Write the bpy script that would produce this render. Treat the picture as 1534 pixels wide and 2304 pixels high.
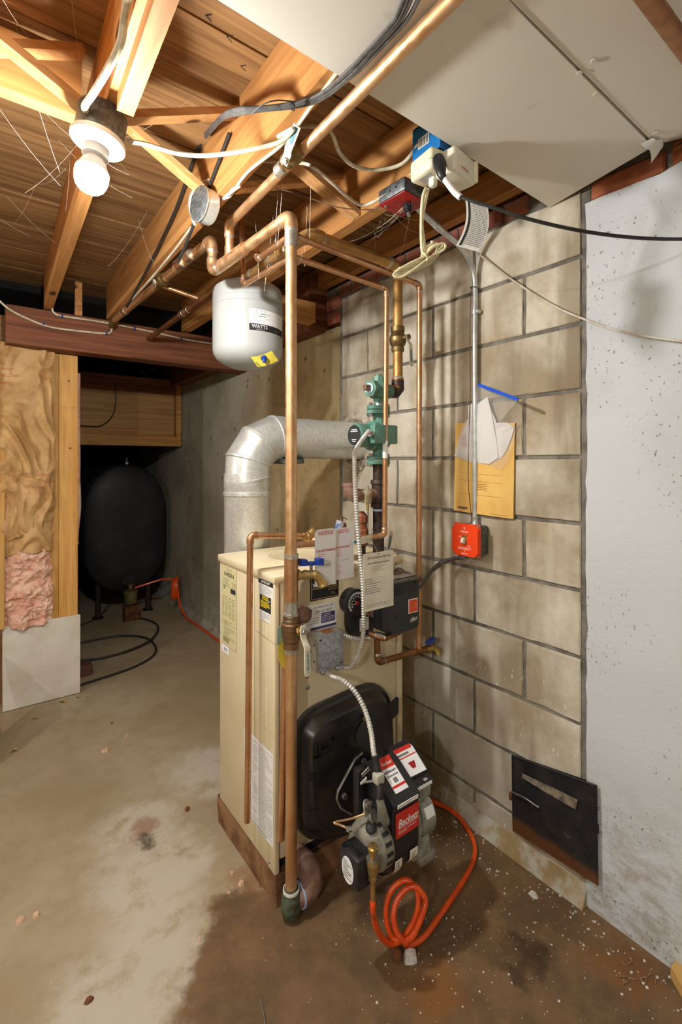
import bpy, bmesh, math, random
from mathutils import Vector, Matrix, noise
random.seed(7)
for o in list(bpy.data.objects): bpy.data.objects.remove(o)
SC = bpy.context.scene
COL = SC.collection

# ------------------------------------------------------------------ camera, light, exposure
cam_data = bpy.data.cameras.new('camera')
cam = bpy.data.objects.new('camera', cam_data)
COL.objects.link(cam)
cam.location = (0, 0, 1.33)
YAW = math.atan(812/1079)
cam.rotation_euler = (math.pi/2, 0, -YAW)
cam_data.sensor_fit = 'VERTICAL'
cam_data.sensor_height = 36
cam_data.sensor_width = 24
cam_data.lens = 36*1079/2304
cam_data.shift_y = -112/2304
cam_data.clip_start = .02
SC.camera = cam
world = bpy.data.worlds.new('world')
SC.world = world
world.use_nodes = True
world.node_tree.nodes['Background'].inputs[0].default_value = (.9, .95, 1, 1)
world.node_tree.nodes['Background'].inputs[1].default_value = 0.02
SC.view_settings.view_transform = 'Standard'
SC.view_settings.look = 'None'
SC.view_settings.gamma = 1
SC.view_settings.use_curve_mapping = False
SC.view_settings.exposure = 1.55
SC.cycles.use_denoising = True
SC.cycles.max_bounces = 8
BULB = 370.0        # emission strength of the bare bulb in view
FILL_FAR = 440.0    # added fill bulb, unseen, to the left of the camera
FILL_LEFT = 240.0   # added fill bulb, unseen, further back on the left

# ------------------------------------------------------------------ materials
def lin(c):
    if isinstance(c, str): c = tuple(int(c[i:i+2], 16) for i in (0, 2, 4))
    f = lambda x: x/12.92 if x <= .04045 else ((x+.055)/1.055)**2.4
    return tuple(f(x/255) for x in c[:3]) + (1,)

class NT:
    def __init__(s, name):
        s.m = bpy.data.materials.new(name); s.m.use_nodes = True
        s.t = s.m.node_tree; s.n = s.t.nodes; s.b = s.n['Principled BSDF']
        s._co = None
    def new(s, typ, **kw):
        n = s.n.new(typ)
        for k, v in kw.items(): setattr(n, k, v)
        return n
    def link(s, a, b): s.t.links.new(a, b)
    def put(s, inp, v):
        if hasattr(v, 'is_output') or isinstance(v, bpy.types.NodeSocket): s.link(v, inp)
        else: inp.default_value = v
    def co(s, rand=True):
        if s._co: return s._co
        g = s.new('ShaderNodeNewGeometry')
        if rand:
            o = s.new('ShaderNodeObjectInfo')
            m = s.new('ShaderNodeMath', operation='MULTIPLY'); s.link(o.outputs['Random'], m.inputs[0]); m.inputs[1].default_value = 13.7
            a = s.new('ShaderNodeVectorMath', operation='ADD'); s.link(g.outputs['Position'], a.inputs[0]); s.link(m.outputs[0], a.inputs[1])
            s._co = a.outputs[0]
        else: s._co = g.outputs['Position']
        return s._co
    def scl(s, v, sc):
        m = s.new('ShaderNodeVectorMath', operation='MULTIPLY'); s.link(v, m.inputs[0]); m.inputs[1].default_value = sc
        return m.outputs[0]
    def noise(s, scale=5, detail=4, rough=.55, co=None, dist=0):
        n = s.new('ShaderNodeTexNoise'); s.link(co or s.co(), n.inputs['Vector'])
        n.inputs['Scale'].default_value = scale; n.inputs['Detail'].default_value = detail
        n.inputs['Roughness'].default_value = rough; n.inputs['Distortion'].default_value = dist
        return n.outputs['Fac']
    def step(s, v, a, b, lo=0, hi=1):
        n = s.new('ShaderNodeMapRange', interpolation_type='SMOOTHSTEP'); s.link(v, n.inputs[0])
        n.inputs[1].default_value = a; n.inputs[2].default_value = b; n.inputs[3].default_value = lo; n.inputs[4].default_value = hi
        return n.outputs[0]
    def mix(s, f, a, b, mode='MIX'):
        n = s.new('ShaderNodeMix', data_type='RGBA', blend_type=mode)
        s.put(n.inputs[0], f); s.put(n.inputs[6], a); s.put(n.inputs[7], b)
        return n.outputs[2]
    def math(s, op, a, b=0.0):
        n = s.new('ShaderNodeMath', operation=op); s.put(n.inputs[0], a); s.put(n.inputs[1], b); return n.outputs[0]
    def bump(s, h, strength=.3, dist=.01, normal=None):
        n = s.new('ShaderNodeBump'); s.put(n.inputs['Height'], h)
        s.put(n.inputs['Strength'], strength); n.inputs['Distance'].default_value = dist
        if normal: s.link(normal, n.inputs['Normal'])
        s.link(n.outputs[0], s.b.inputs['Normal']); return n.outputs[0]
    def fin(s, col, rough=.6, metal=0., spec=.5):
        s.put(s.b.inputs['Base Color'], col); s.put(s.b.inputs['Roughness'], rough); s.put(s.b.inputs['Metallic'], metal)
        s.b.inputs['Specular IOR Level'].default_value = spec
        return s.m

def M(name, c1, c2=None, scale=25, rough=.5, metal=0., spec=.5, bump=0., bscale=150, bdist=.002, lo=.4, hi=.65, r2=None, var=0.):
    t = NT(name); c1 = lin(c1)
    if c2 is not None:
        f = t.step(t.noise(scale), lo, hi); col = t.mix(f, c1, lin(c2))
        if r2 is not None:
            mr = t.step(f, 0, 1, rough, r2); rough = mr
    else: col = c1
    if var:
        o = t.new('ShaderNodeObjectInfo'); v = t.step(o.outputs['Random'], 0, 1, 1-var, 1+var)
        hsv = t.new('ShaderNodeHueSaturation'); t.put(hsv.inputs['Color'], col); t.link(v, hsv.inputs['Value']); col = hsv.outputs[0]
    if bump: t.bump(t.noise(bscale, 3), bump, bdist)
    return t.fin(col, rough, metal, spec)

def wood(name, c1, c2, axis='Y', rough=.62, knots=True, var=.12, dark=None):
    t = NT(name)
    st = {'X': (1.2, 26, 26), 'Y': (26, 1.2, 26), 'Z': (26, 26, 1.2)}[axis]
    st2 = {'X': (.6, 6, 6), 'Y': (6, .6, 6), 'Z': (6, 6, .6)}[axis]
    g = t.noise(1.6, 5, .6, t.scl(t.co(), st), .6)
    g2 = t.noise(1.5, 3, .5, t.scl(t.co(), st2), .4)
    col = t.mix(t.step(g, .3, .72), lin(c1), lin(c2))
    col = t.mix(t.math('MULTIPLY', t.step(g2, .5, .75), .45), col, lin(dark or c2))
    if knots:
        v = t.new('ShaderNodeTexVoronoi'); t.link(t.scl(t.co(), {'X': (2, 5, 5), 'Y': (5, 2, 5), 'Z': (5, 5, 2)}[axis]), v.inputs['Vector']); v.inputs['Scale'].default_value = 1.0
        col = t.mix(t.step(v.outputs['Distance'], .10, .04), col, lin((78, 44, 22)))
    o = t.new('ShaderNodeObjectInfo'); vv = t.step(o.outputs['Random'], 0, 1, 1-var, 1+var)
    h = t.new('ShaderNodeHueSaturation'); t.put(h.inputs['Color'], col); t.link(vv, h.inputs['Value'])
    t.bump(g, .12, .002)
    return t.fin(h.outputs[0], rough, 0, .35)

MAT = {}
MAT['joist_y'] = wood('joist wood', (206, 152, 92), (170, 114, 62), 'Y')
MAT['joist_x'] = wood('blocking wood', (208, 156, 96), (174, 120, 68), 'X')
MAT['strut'] = wood('bridging wood', (218, 172, 116), (190, 134, 82), 'X')
MAT['board'] = wood('subfloor wood', (170, 132, 88), (120, 86, 54), 'X', dark=(92, 66, 44))
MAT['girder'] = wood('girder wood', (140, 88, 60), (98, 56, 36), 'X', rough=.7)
MAT['stud'] = wood('stud pine', (222, 176, 104), (196, 140, 70), 'Z')
MAT['rail'] = wood('rail pine', (206, 156, 88), (170, 116, 60), 'X')
MAT['ply'] = wood('plywood', (178, 138, 90), (150, 108, 64), 'X', knots=False)

def copper(name, c1, c2, c3, rough=.34, metal=.88):
    t = NT(name)
    n = t.noise(9, 5, .6); n2 = t.noise(38, 4, .6)
    col = t.mix(t.step(n, .38, .62), lin(c1), lin(c2))
    col = t.mix(t.math('MULTIPLY', t.step(n2, .52, .72), .7), col, lin(c3))
    t.bump(n2, .05, .001)
    return t.fin(col, t.step(n2, .3, .7, rough-.06, rough+.16), metal)
MAT['copper'] = copper('copper', (210, 164, 124), (190, 140, 100), (172, 134, 106))
MAT['copper_light'] = copper('pale copper', (228, 188, 144), (212, 166, 120), (204, 174, 142), .40)
MAT['copper_dark'] = copper('dark copper', (164, 116, 80), (138, 94, 62), (120, 106, 94), .42)
MAT['copper_gold'] = copper('golden copper', (190, 148, 88), (168, 124, 70), (140, 124, 92), .46, .6)
MAT['brass'] = copper('brass', (206, 180, 122), (176, 146, 86), (140, 122, 84), .3)
MAT['brass_old'] = copper('old brass', (150, 128, 84), (120, 98, 64), (116, 108, 84), .42)
MAT['bronze'] = copper('bronze body', (146, 116, 88), (116, 90, 68), (150, 140, 118), .42)
MAT['solder'] = M('solder', (206, 204, 196), (170, 166, 156), 60, .36, .8)
MAT['verdigris'] = M('corroded bronze', (96, 110, 92), (70, 66, 50), 40, .6, .3, bump=.3)
MAT['iron_brown'] = M('brown iron', (140, 110, 96), (116, 84, 70), 30, .55, .1, bump=.15)
MAT['iron_black'] = M('black iron', (74, 60, 52), (52, 44, 40), 30, .5, .5)
MAT['iron_red'] = M('rusty iron', (148, 88, 62), (112, 66, 48), 40, .6, .3, bump=.2)

def galv(name, c1, c2, rough=.35, scale=70, metal=.75):
    t = NT(name)
    v = t.new('ShaderNodeTexVoronoi'); t.link(t.co(), v.inputs['Vector']); v.inputs['Scale'].default_value = scale
    bw = t.new('ShaderNodeRGBToBW'); t.link(v.outputs['Color'], bw.inputs[0])
    col = t.mix(t.step(bw.outputs[0], .2, .8), lin(c1), lin(c2))
    col = t.mix(t.math('MULTIPLY', t.step(t.noise(6), .5, .75), .35), col, lin((150, 146, 132)))
    return t.fin(col, t.step(t.noise(20), .3, .7, rough-.05, rough+.12), metal)
MAT['galv'] = galv('galvanised sheet', (226, 228, 226), (212, 215, 214), .34, 110, .62)
MAT['galv_box'] = galv('galvanised box', (180, 184, 190), (150, 156, 164), .42, 110, .5)
MAT['galv_dark'] = galv('weathered box', (120, 124, 126), (92, 96, 98), .5, 120)
MAT['emt'] = M('conduit steel', (206, 208, 208), (182, 186, 188), 30, .36, .55)
MAT['armor'] = M('armored conduit steel', (216, 214, 208), (196, 194, 188), 40, .36, .35)
MAT['steel'] = M('zinc steel', (190, 190, 186), (150, 150, 146), 60, .35, .9)
MAT['tan_paint'] = M('tan boiler paint', (222, 209, 176), (216, 202, 168), 8, .42, 0, .4, bump=.03, bscale=400)
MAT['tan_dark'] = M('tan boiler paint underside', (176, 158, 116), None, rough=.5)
MAT['grey_tank'] = M('light grey enamel', (176, 180, 180), (170, 174, 174), 6, .3)
MAT['green'] = M('green pump enamel', (96, 142, 126), (78, 122, 108), 30, .38, 0, .5, bump=.1, bscale=220)
MAT['black'] = M('black plastic', (34, 34, 38), (26, 26, 30), 30, .42)
MAT['black_iron'] = M('black cast cover', (36, 36, 40), (54, 50, 46), 12, .30, .1, .7, bump=.12, bscale=260)
MAT['black_rub'] = M('black rubber', (28, 28, 28), None, rough=.55)
MAT['tank_black'] = M('tank black paint', (34, 35, 40), (44, 44, 48), 5, .5, 0, .4)
MAT['grey_alu'] = M('cast aluminium', (164, 164, 156), (136, 134, 126), 30, .5, .5, bump=.1)
MAT['motor_grey'] = M('grey motor paint', (142, 138, 124), (112, 108, 98), 30, .5, .1)
MAT['white'] = M('white paper', (232, 230, 228), None, rough=.7)
MAT['label_white'] = M('white label', (242, 243, 245), None, rough=.5)
MAT['card'] = M('aged card', (238, 234, 218), (224, 217, 196), 12, .75)
MAT['cream_label'] = M('cream rating label', (214, 206, 160), None, rough=.55)
MAT['ink'] = M('black ink', (34, 34, 36), None, rough=.7)
MAT['ink_grey'] = M('grey ink', (120, 120, 118), None, rough=.7)
MAT['ink_pale'] = M('pale grey ink', (176, 176, 172), None, rough=.7)
MAT['ink_olive'] = M('olive ink', (150, 146, 108), None, rough=.7)
MAT['ink_red'] = M('pink red ink', (222, 138, 142), None, rough=.7)
MAT['ink_blue'] = M('indigo ink', (62, 58, 120), None, rough=.6)
MAT['ink_teal'] = M('teal ink', (66, 132, 150), None, rough=.6)
MAT['ink_white'] = M('white ink', (238, 238, 238), None, rough=.6)
MAT['ink_gold'] = M('gold ink', (206, 178, 120), None, rough=.45, metal=.3)
MAT['yellow'] = M('yellow tag', (220, 206, 84), (200, 184, 60), 20, .5)
MAT['yellow_lab'] = M('yellow warning', (226, 200, 40), None, rough=.5)
MAT['mint'] = M('mint tag', (150, 200, 178), (150, 160, 158), 30, .5)
MAT['orange_lab'] = M('orange label', (234, 96, 34), None, rough=.45)
MAT['red_lab'] = M('red label', (204, 44, 30), None, rough=.42)
MAT['red_switch'] = M('red switch plate', (242, 70, 24), None, rough=.32)
MAT['red_dark'] = M('dark red plate', (160, 28, 28), (146, 24, 26), 20, .42)
MAT['blue_box'] = M('blue plastic box', (30, 124, 196), (26, 112, 184), 20, .42)
MAT['blue'] = M('blue handle', (22, 60, 150), None, rough=.35)
MAT['blue_zip'] = M('blue slider', (40, 92, 220), None, rough=.35)
MAT['cream'] = M('cream plastic', (226, 220, 192), (216, 208, 176), 20, .42)
MAT['ivory'] = M('ivory plastic', (222, 218, 200), None, rough=.38)
MAT['cord_cream'] = M('cream cord', (222, 214, 178), (206, 196, 158), 60, .5)
MAT['romex'] = M('white cable', (220, 212, 188), (190, 180, 152), 40, .55)
MAT['grey_cable'] = M('grey cable', (92, 91, 90), (66, 65, 64), 60, .45)
MAT['black_cable'] = M('black cable', (36, 36, 36), (48, 46, 44), 60, .5)
MAT['brown_wire'] = M('brown wire', (94, 64, 48), None, rough=.5)
MAT['cable_bare'] = M('aged white wire', (196, 178, 156), (220, 216, 208), 14, .5)
MAT['lever'] = M('white lever coating', (232, 228, 208), None, rough=.4)
MAT['porcelain'] = M('white porcelain', (236, 236, 232), None, rough=.25)
MAT['orange'] = M('orange oil line', (236, 90, 28), (224, 76, 24), 30, .3, 0, .5)
MAT['manila'] = M('manila paper', (238, 196, 112), (230, 184, 98), 8, .65)
MAT['manila_line'] = M('manila print', (170, 128, 66), None, rough=.7)
MAT['splinter'] = M('grey brown splinters', (150, 122, 86), None, rough=.8)
MAT['kraft_card'] = M('cardboard', (208, 168, 100), None, rough=.7)
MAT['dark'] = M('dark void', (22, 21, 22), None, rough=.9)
MAT['rust_dark'] = M('rust stain', (120, 70, 40), (70, 44, 30), 30, .8)
MAT['leaf'] = M('dry leaf', (196, 160, 106), (150, 108, 66), 60, .8)
MAT['chip'] = M('brick chip', (216, 182, 152), (196, 158, 128), 60, .85)
MAT['flake'] = M('paint flake', (222, 220, 214), (190, 186, 176), 60, .8)
MAT['pink'] = M('pink fibreglass', (242, 204, 182), (228, 172, 150), 22, .95, 0, .1, bump=.7, bscale=70, bdist=.012)
MAT['brick_red'] = M('old red brick', (166, 92, 74), (140, 110, 96), 24, .85, bump=.5, bscale=90, bdist=.006, var=.18)
MAT['brick_clay'] = M('orange clay brick', (178, 104, 66), (150, 84, 56), 10, .75, bump=.3, bscale=60, bdist=.006)
MAT['mortar'] = M('mortar', (134, 129, 120), (102, 97, 90), 16, .92, bump=.6, bscale=90, bdist=.006)
def emis(name, col, s):
    t = NT(name); t.put(t.b.inputs['Emission Color'], col); t.b.inputs['Emission Strength'].default_value = s
    return t.fin(col, .4)
MAT['bulb'] = emis('lit bulb glass', (1, .975, .925, 1), BULB)
MAT['fill_far'] = emis('added fill bulb glass', (1, .985, .955, 1), FILL_FAR)
MAT['fill_left'] = emis('added rear fill bulb glass', (1, .985, .955, 1), FILL_LEFT)
def clear(name, col, alpha, rough=.12):
    t = NT(name); t.b.inputs['Alpha'].default_value = alpha; return t.fin(lin(col), rough)
MAT['bag'] = clear('clear bag film', (226, 226, 224), .22, .15)
MAT['gauge_glass'] = clear('gauge glass', (230, 235, 240), .10, .05)

# concrete floor: grey-tan slab, white bloom, brown damp stain, rust; every stain has a place on the slab
def floor_mat():
    t = NT('stained concrete slab'); co = t.co(False)
    w = t.new('ShaderNodeTexNoise'); t.link(co, w.inputs['Vector']); w.inputs['Scale'].default_value = 3.2; w.inputs['Detail'].default_value = 6; w.inputs['Roughness'].default_value = .68
    sub = t.new('ShaderNodeVectorMath', operation='SUBTRACT'); t.link(w.outputs['Color'], sub.inputs[0]); sub.inputs[1].default_value = (.5, .5, .5)
    sc = t.new('ShaderNodeVectorMath', operation='SCALE'); t.link(sub.outputs[0], sc.inputs[0]); sc.inputs['Scale'].default_value = .42
    wc = t.new('ShaderNodeVectorMath', operation='ADD'); t.link(co, wc.inputs[0]); t.link(sc.outputs[0], wc.inputs[1])
    def blobs(lst, soft=.35):
        acc = None
        for (x, y), r in lst:
            d = t.new('ShaderNodeVectorMath', operation='DISTANCE'); t.link(wc.outputs[0], d.inputs[0]); d.inputs[1].default_value = (x, y, 0)
            f = t.step(d.outputs['Value'], r*(1+soft), r*(1-soft))
            acc = f if acc is None else t.math('MAXIMUM', acc, f)
        return acc
    n1 = t.noise(1.3, 6, .62, co); n2 = t.noise(7, 6, .7, co); n3 = t.noise(60, 4, .7, co)
    col = t.mix(t.step(n1, .35, .65), lin((176, 162, 136)), lin((156, 139, 108)))
    col = t.mix(t.math('MULTIPLY', t.step(n2, .45, .7), .55), col, lin((148, 130, 100)))
    bloom = blobs(BLOOM, .4)
    bl = t.math('MULTIPLY', bloom, t.step(n2, .34, .52))
    col = t.mix(t.math('MULTIPLY', bl, .8), col, lin((198, 190, 176)))
    damp = blobs(DAMP, .22)
    dcol = t.mix(t.step(n2, .35, .65), lin((122, 92, 60)), lin((92, 70, 48)))
    dcol = t.mix(t.math('MULTIPLY', t.step(n1, .5, .62), .5), dcol, lin((112, 98, 76)))
    col = t.mix(t.math('MULTIPLY', damp, .92), col, dcol)
    rust = blobs(RUST, .6)
    col = t.mix(t.math('MULTIPLY', rust, .6), col, lin((134, 84, 36)))
    oil = blobs(OIL, .5)
    col = t.mix(t.math('MULTIPLY', oil, .75), col, lin((54, 40, 28)))
    col = t.mix(t.math('MULTIPLY', t.step(n3, .66, .74), .6), col, lin((210, 204, 192)))
    t.bump(t.math('ADD', t.math('MULTIPLY', n2, .5), t.math('MULTIPLY', n3, .3)), .28, .006)
    return t.fin(col, t.step(damp, 0, 1, .78, .5), 0, .4)

def block_mat():
    t = NT('grey concrete block'); co = t.co(False)
    n1 = t.noise(2.2, 5, .6, co); n2 = t.noise(11, 5, .65, co); n3 = t.noise(120, 3, .7, co)
    st = t.noise(1, 4, .6, t.scl(co, (5, 5, .9)))
    o = t.new('ShaderNodeObjectInfo')
    col = t.mix(t.step(n2, .3, .7), lin((218, 213, 198)), lin((200, 191, 171)))
    col = t.mix(t.math('MULTIPLY', t.step(n1, .44, .64), .8), col, lin((156, 138, 110)))
    col = t.mix(t.math('MULTIPLY', t.step(st, .50, .68), .7), col, lin((132, 117, 94)))
    col = t.mix(t.math('MULTIPLY', t.step(st, .46, .3), .5), col, lin((226, 223, 212)))
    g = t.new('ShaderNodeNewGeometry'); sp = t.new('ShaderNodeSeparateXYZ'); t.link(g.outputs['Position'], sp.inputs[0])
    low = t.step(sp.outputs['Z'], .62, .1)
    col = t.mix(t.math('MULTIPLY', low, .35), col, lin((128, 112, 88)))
    v = t.new('ShaderNodeTexVoronoi'); t.link(t.scl(co, (60, 60, 26)), v.inputs['Vector']); v.inputs['Scale'].default_value = 1
    sp2 = t.math('MULTIPLY', t.step(v.outputs['Distance'], .24, .12), t.math('MULTIPLY', t.step(sp.outputs['Z'], .95, .7), t.step(n2, .5, .6)))
    col = t.mix(t.math('MULTIPLY', sp2, .8), col, lin((232, 228, 214)))
    h = t.new('ShaderNodeHueSaturation'); t.put(h.inputs['Color'], col); t.link(t.step(o.outputs['Random'], 0, 1, .9, 1.06), h.inputs['Value'])
    t.bump(t.math('ADD', t.math('MULTIPLY', n3, .4), n2), .4, .004)
    return t.fin(h.outputs[0], .9, 0, .2)

def conc_mat():
    t = NT('old poured concrete'); co = t.co(False)
    n1 = t.noise(1.6, 6, .65, co); n2 = t.noise(9, 5, .7, co); st = t.noise(1, 5, .6, t.scl(co, (4, 4, .8)))
    col = t.mix(t.step(n1, .35, .65), lin((186, 166, 124)), lin((150, 128, 90)))
    col = t.mix(t.math('MULTIPLY', t.step(st, .48, .66), .6), col, lin((120, 104, 78)))
    col = t.mix(t.math('MULTIPLY', t.step(n2, .56, .72), .5), col, lin((112, 98, 76)))
    g = t.new('ShaderNodeNewGeometry'); sp = t.new('ShaderNodeSeparateXYZ'); t.link(g.outputs['Position'], sp.inputs[0])
    far = t.step(sp.outputs['Y'], 2.4, 3.2)
    grey = t.mix(t.step(n1, .35, .65), lin((182, 177, 164)), lin((152, 145, 130)))
    col = t.mix(t.math('MULTIPLY', far, .8), col, grey)
    col = t.mix(t.math('MULTIPLY', t.step(sp.outputs['Z'], .35, .02), t.step(n2, .4, .6)), col, lin((182, 178, 166)))
    v = t.new('ShaderNodeTexVoronoi'); t.link(t.scl(co, (7, 7, 7)), v.inputs['Vector']); v.inputs['Scale'].default_value = 1
    col = t.mix(t.math('MULTIPLY', t.step(v.outputs['Distance'], .14, .05), .6), col, lin((70, 56, 40)))
    t.bump(t.math('ADD', n2, t.noise(70, 3, .6, co)), .3, .005)
    return t.fin(col, .9, 0, .2)

def parge_mat():
    t = NT('white painted parging'); co = t.co(False)
    n1 = t.noise(3, 5, .6, co); n2 = t.noise(14, 6, .7, t.scl(co, (1, 1, 1.6)), .25); n3 = t.noise(90, 4, .7, co)
    g = t.new('ShaderNodeNewGeometry'); sp = t.new('ShaderNodeSeparateXYZ'); t.link(g.outputs['Position'], sp.inputs[0])
    low = t.step(sp.outputs['Z'], .5, .12)
    col = t.mix(t.step(n1, .4, .7), lin((206, 211, 216)), lin((196, 201, 205)))
    col = t.mix(t.math('MULTIPLY', t.math('MULTIPLY', low, t.step(n2, .42, .62)), .55), col, lin((146, 134, 112)))
    pits = t.math('MULTIPLY', t.step(t.noise(95, 2, .5, t.scl(co, (1, 1, .8))), .655, .69), t.step(n1, .38, .5))
    col = t.mix(t.math('MULTIPLY', pits, .7), col, lin((96, 92, 86)))
    t.bump(t.math('ADD', n2, t.math('MULTIPLY', n3, .25)), t.step(low, 0, 1, .3, .6), .007)
    return t.fin(col, .75, 0, .3)

def drywall_mat():
    t = NT('unpainted drywall'); co = t.co(False)
    n1 = t.noise(1.2, 4, .5, co); n2 = t.noise(6, 3, .5, co)
    col = t.mix(t.step(n1, .4, .65), lin((228, 223, 212)), lin((220, 215, 203)))
    col = t.mix(t.math('MULTIPLY', t.step(n2, .66, .76), .5), col, lin((176, 156, 122)))
    t.bump(t.noise(300, 2, .5, co), .05, .001)
    return t.fin(col, .85, 0, .25)

def kraft_mat():
    t = NT('kraft paper facing'); co = t.co(True)
    n1 = t.noise(9, 5, .6); n2 = t.noise(5, 2, .5)
    col = t.mix(t.step(n1, .35, .65), lin((212, 174, 120)), lin((186, 144, 92)))
    stripe = t.new('ShaderNodeTexWave', wave_type='BANDS', bands_direction='Z'); t.link(co, stripe.inputs['Vector']); stripe.inputs['Scale'].default_value = 9; stripe.inputs['Distortion'].default_value = 3
    f = t.math('MULTIPLY', t.step(n2, .54, .62), t.step(stripe.outputs['Fac'], .45, .7))
    f = t.math('MULTIPLY', f, t.step(t.noise(60, 2), .4, .6))
    col = t.mix(t.math('MULTIPLY', f, .5), col, lin((178, 84, 66)))
    t.bump(n1, .25, .006)
    return t.fin(col, .6, 0, .35)

def cleanout_mat():
    t = NT('black cleanout door'); co = t.co(False)
    g = t.new('ShaderNodeNewGeometry'); sp = t.new('ShaderNodeSeparateXYZ'); t.link(g.outputs['Position'], sp.inputs[0])
    n1 = t.noise(14, 5, .65, co); n2 = t.noise(30, 5, .7, co)
    col = t.mix(t.step(n1, .4, .6), lin((34, 35, 40)), lin((48, 46, 46)))
    col = t.mix(t.math('MULTIPLY', t.step(n2, .64, .72), .7), col, lin((170, 158, 138)))
    zz = t.math('ADD', sp.outputs['Z'], t.math('MULTIPLY', n1, .05))
    col = t.mix(t.step(zz, .165, .135), col, lin((100, 64, 38)))
    t.bump(n2, .3, .003)
    return t.fin(col, .45, .1, .4)

# ------------------------------------------------------------------ geometry helpers
class G:
    def __init__(s): s.v = []; s.f = []
    def add(s, vs, fs):
        o = len(s.v); s.v += [tuple(p) for p in vs]; s.f += [tuple(i+o for i in f) for f in fs]; return s
    def box(s, a, b):
        x0, y0, z0 = (min(a[i], b[i]) for i in range(3)); x1, y1, z1 = (max(a[i], b[i]) for i in range(3))
        return s.add([(x0,y0,z0),(x1,y0,z0),(x1,y1,z0),(x0,y1,z0),(x0,y0,z1),(x1,y0,z1),(x1,y1,z1),(x0,y1,z1)],
                     [(0,3,2,1),(4,5,6,7),(0,1,5,4),(1,2,6,5),(2,3,7,6),(3,0,4,7)])
    def rbox(s, a, b, r=.004, seg=2, rot=None, pivot=None):
        bm = bmesh.new(); c = [(a[i]+b[i])/2 for i in range(3)]; d = [abs(b[i]-a[i]) for i in range(3)]
        bmesh.ops.create_cube(bm, size=1)
        for v in bm.verts: v.co = Vector((v.co.x*d[0], v.co.y*d[1], v.co.z*d[2]))
        bmesh.ops.bevel(bm, geom=bm.edges[:], offset=min(r, min(d)*.45), segments=seg, profile=.5, affect='EDGES')
        R = rot or Matrix.Identity(3)
        pv = Vector(pivot) if pivot else Vector(c)
        bm.verts.ensure_lookup_table()
        vs = [R @ (v.co+Vector(c)-pv) + pv for v in bm.verts]
        fs = [[v.index for v in f.verts] for f in bm.faces]; bm.free()
        return s.add(vs, fs)
    def frame(s, d):
        d = Vector(d).normalized(); a = Vector((0,0,1)) if abs(d.z) < .9 else Vector((1,0,0))
        u = d.cross(a).normalized(); return u, d.cross(u).normalized()
    def cyl(s, p0, p1, r0, r1=None, n=16, cap=True):
        r1 = r0 if r1 is None else r1; p0, p1 = Vector(p0), Vector(p1); u, w = s.frame(p1-p0); vs = []
        for p, r in ((p0, r0), (p1, r1)):
            vs += [p+(u*math.cos(2*math.pi*i/n)+w*math.sin(2*math.pi*i/n))*r for i in range(n)]
        fs = [(i, (i+1) % n, n+(i+1) % n, n+i) for i in range(n)]
        if cap: fs += [tuple(range(n-1, -1, -1)), tuple(range(n, 2*n))]
        return s.add(vs, fs)
    def tube(s, pts, r, n=8, cap=True):
        P = [Vector(p) for p in pts]; m = len(P); R = r if isinstance(r, (list, tuple)) else [r]*m
        T = [(P[min(i+1, m-1)]-P[max(i-1, 0)]).normalized() for i in range(m)]
        u, w = s.frame(T[0]); vs = []
        for i in range(m):
            if i:
                u = u - T[i]*u.dot(T[i])
                u = u.normalized() if u.length > 1e-6 else s.frame(T[i])[0]
            w = T[i].cross(u)
            vs += [P[i]+(u*math.cos(2*math.pi*k/n)+w*math.sin(2*math.pi*k/n))*R[i] for k in range(n)]
        fs = [(i*n+k, i*n+(k+1) % n, (i+1)*n+(k+1) % n, (i+1)*n+k) for i in range(m-1) for k in range(n)]
        if cap: fs += [tuple(range(n-1, -1, -1)), tuple(range((m-1)*n, m*n))]
        return s.add(vs, fs)
    def lathe(s, o, axis, prof, n=24):
        o = Vector(o); d = Vector(axis).normalized(); u, w = s.frame(d); vs = []
        for r, h in prof: vs += [o+d*h+(u*math.cos(2*math.pi*k/n)+w*math.sin(2*math.pi*k/n))*max(r, 1e-5) for k in range(n)]
        m = len(prof)
        fs = [(i*n+k, i*n+(k+1) % n, (i+1)*n+(k+1) % n, (i+1)*n+k) for i in range(m-1) for k in range(n)]
        fs += [tuple(range(n-1, -1, -1)), tuple(range((m-1)*n, m*n))]
        return s.add(vs, fs)
    def prism(s, poly, off):                       # planar 3D polygon pushed along off
        n = len(poly); off = Vector(off); vs = [Vector(p) for p in poly]; vs += [p+off for p in vs[:n]]
        return s.add(vs, [tuple(range(n-1, -1, -1)), tuple(range(n, 2*n))]+[(i, (i+1) % n, n+(i+1) % n, n+i) for i in range(n)])
    def loft(s, loops, cap=True):
        n = len(loops[0]); vs = [p for l in loops for p in l]; m = len(loops)
        fs = [(i*n+k, i*n+(k+1) % n, (i+1)*n+(k+1) % n, (i+1)*n+k) for i in range(m-1) for k in range(n)]
        if cap: fs += [tuple(range(n-1, -1, -1)), tuple(range((m-1)*n, m*n))]
        return s.add(vs, fs)
    def sph(s, c, r, nu=16, nv=10):
        r = (r,)*3 if not isinstance(r, (tuple, list)) else r; vs = [(c[0], c[1], c[2]-r[2])]
        for j in range(1, nv):
            t = math.pi*j/nv - math.pi/2
            vs += [(c[0]+r[0]*math.cos(t)*math.cos(2*math.pi*i/nu), c[1]+r[1]*math.cos(t)*math.sin(2*math.pi*i/nu), c[2]+r[2]*math.sin(t)) for i in range(nu)]
        vs.append((c[0], c[1], c[2]+r[2])); L = len(vs)-1
        fs = [(0, 1+(i+1) % nu, 1+i) for i in range(nu)]
        fs += [(1+j*nu+i, 1+j*nu+(i+1) % nu, 1+(j+1)*nu+(i+1) % nu, 1+(j+1)*nu+i) for j in range(nv-2) for i in range(nu)]
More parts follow.
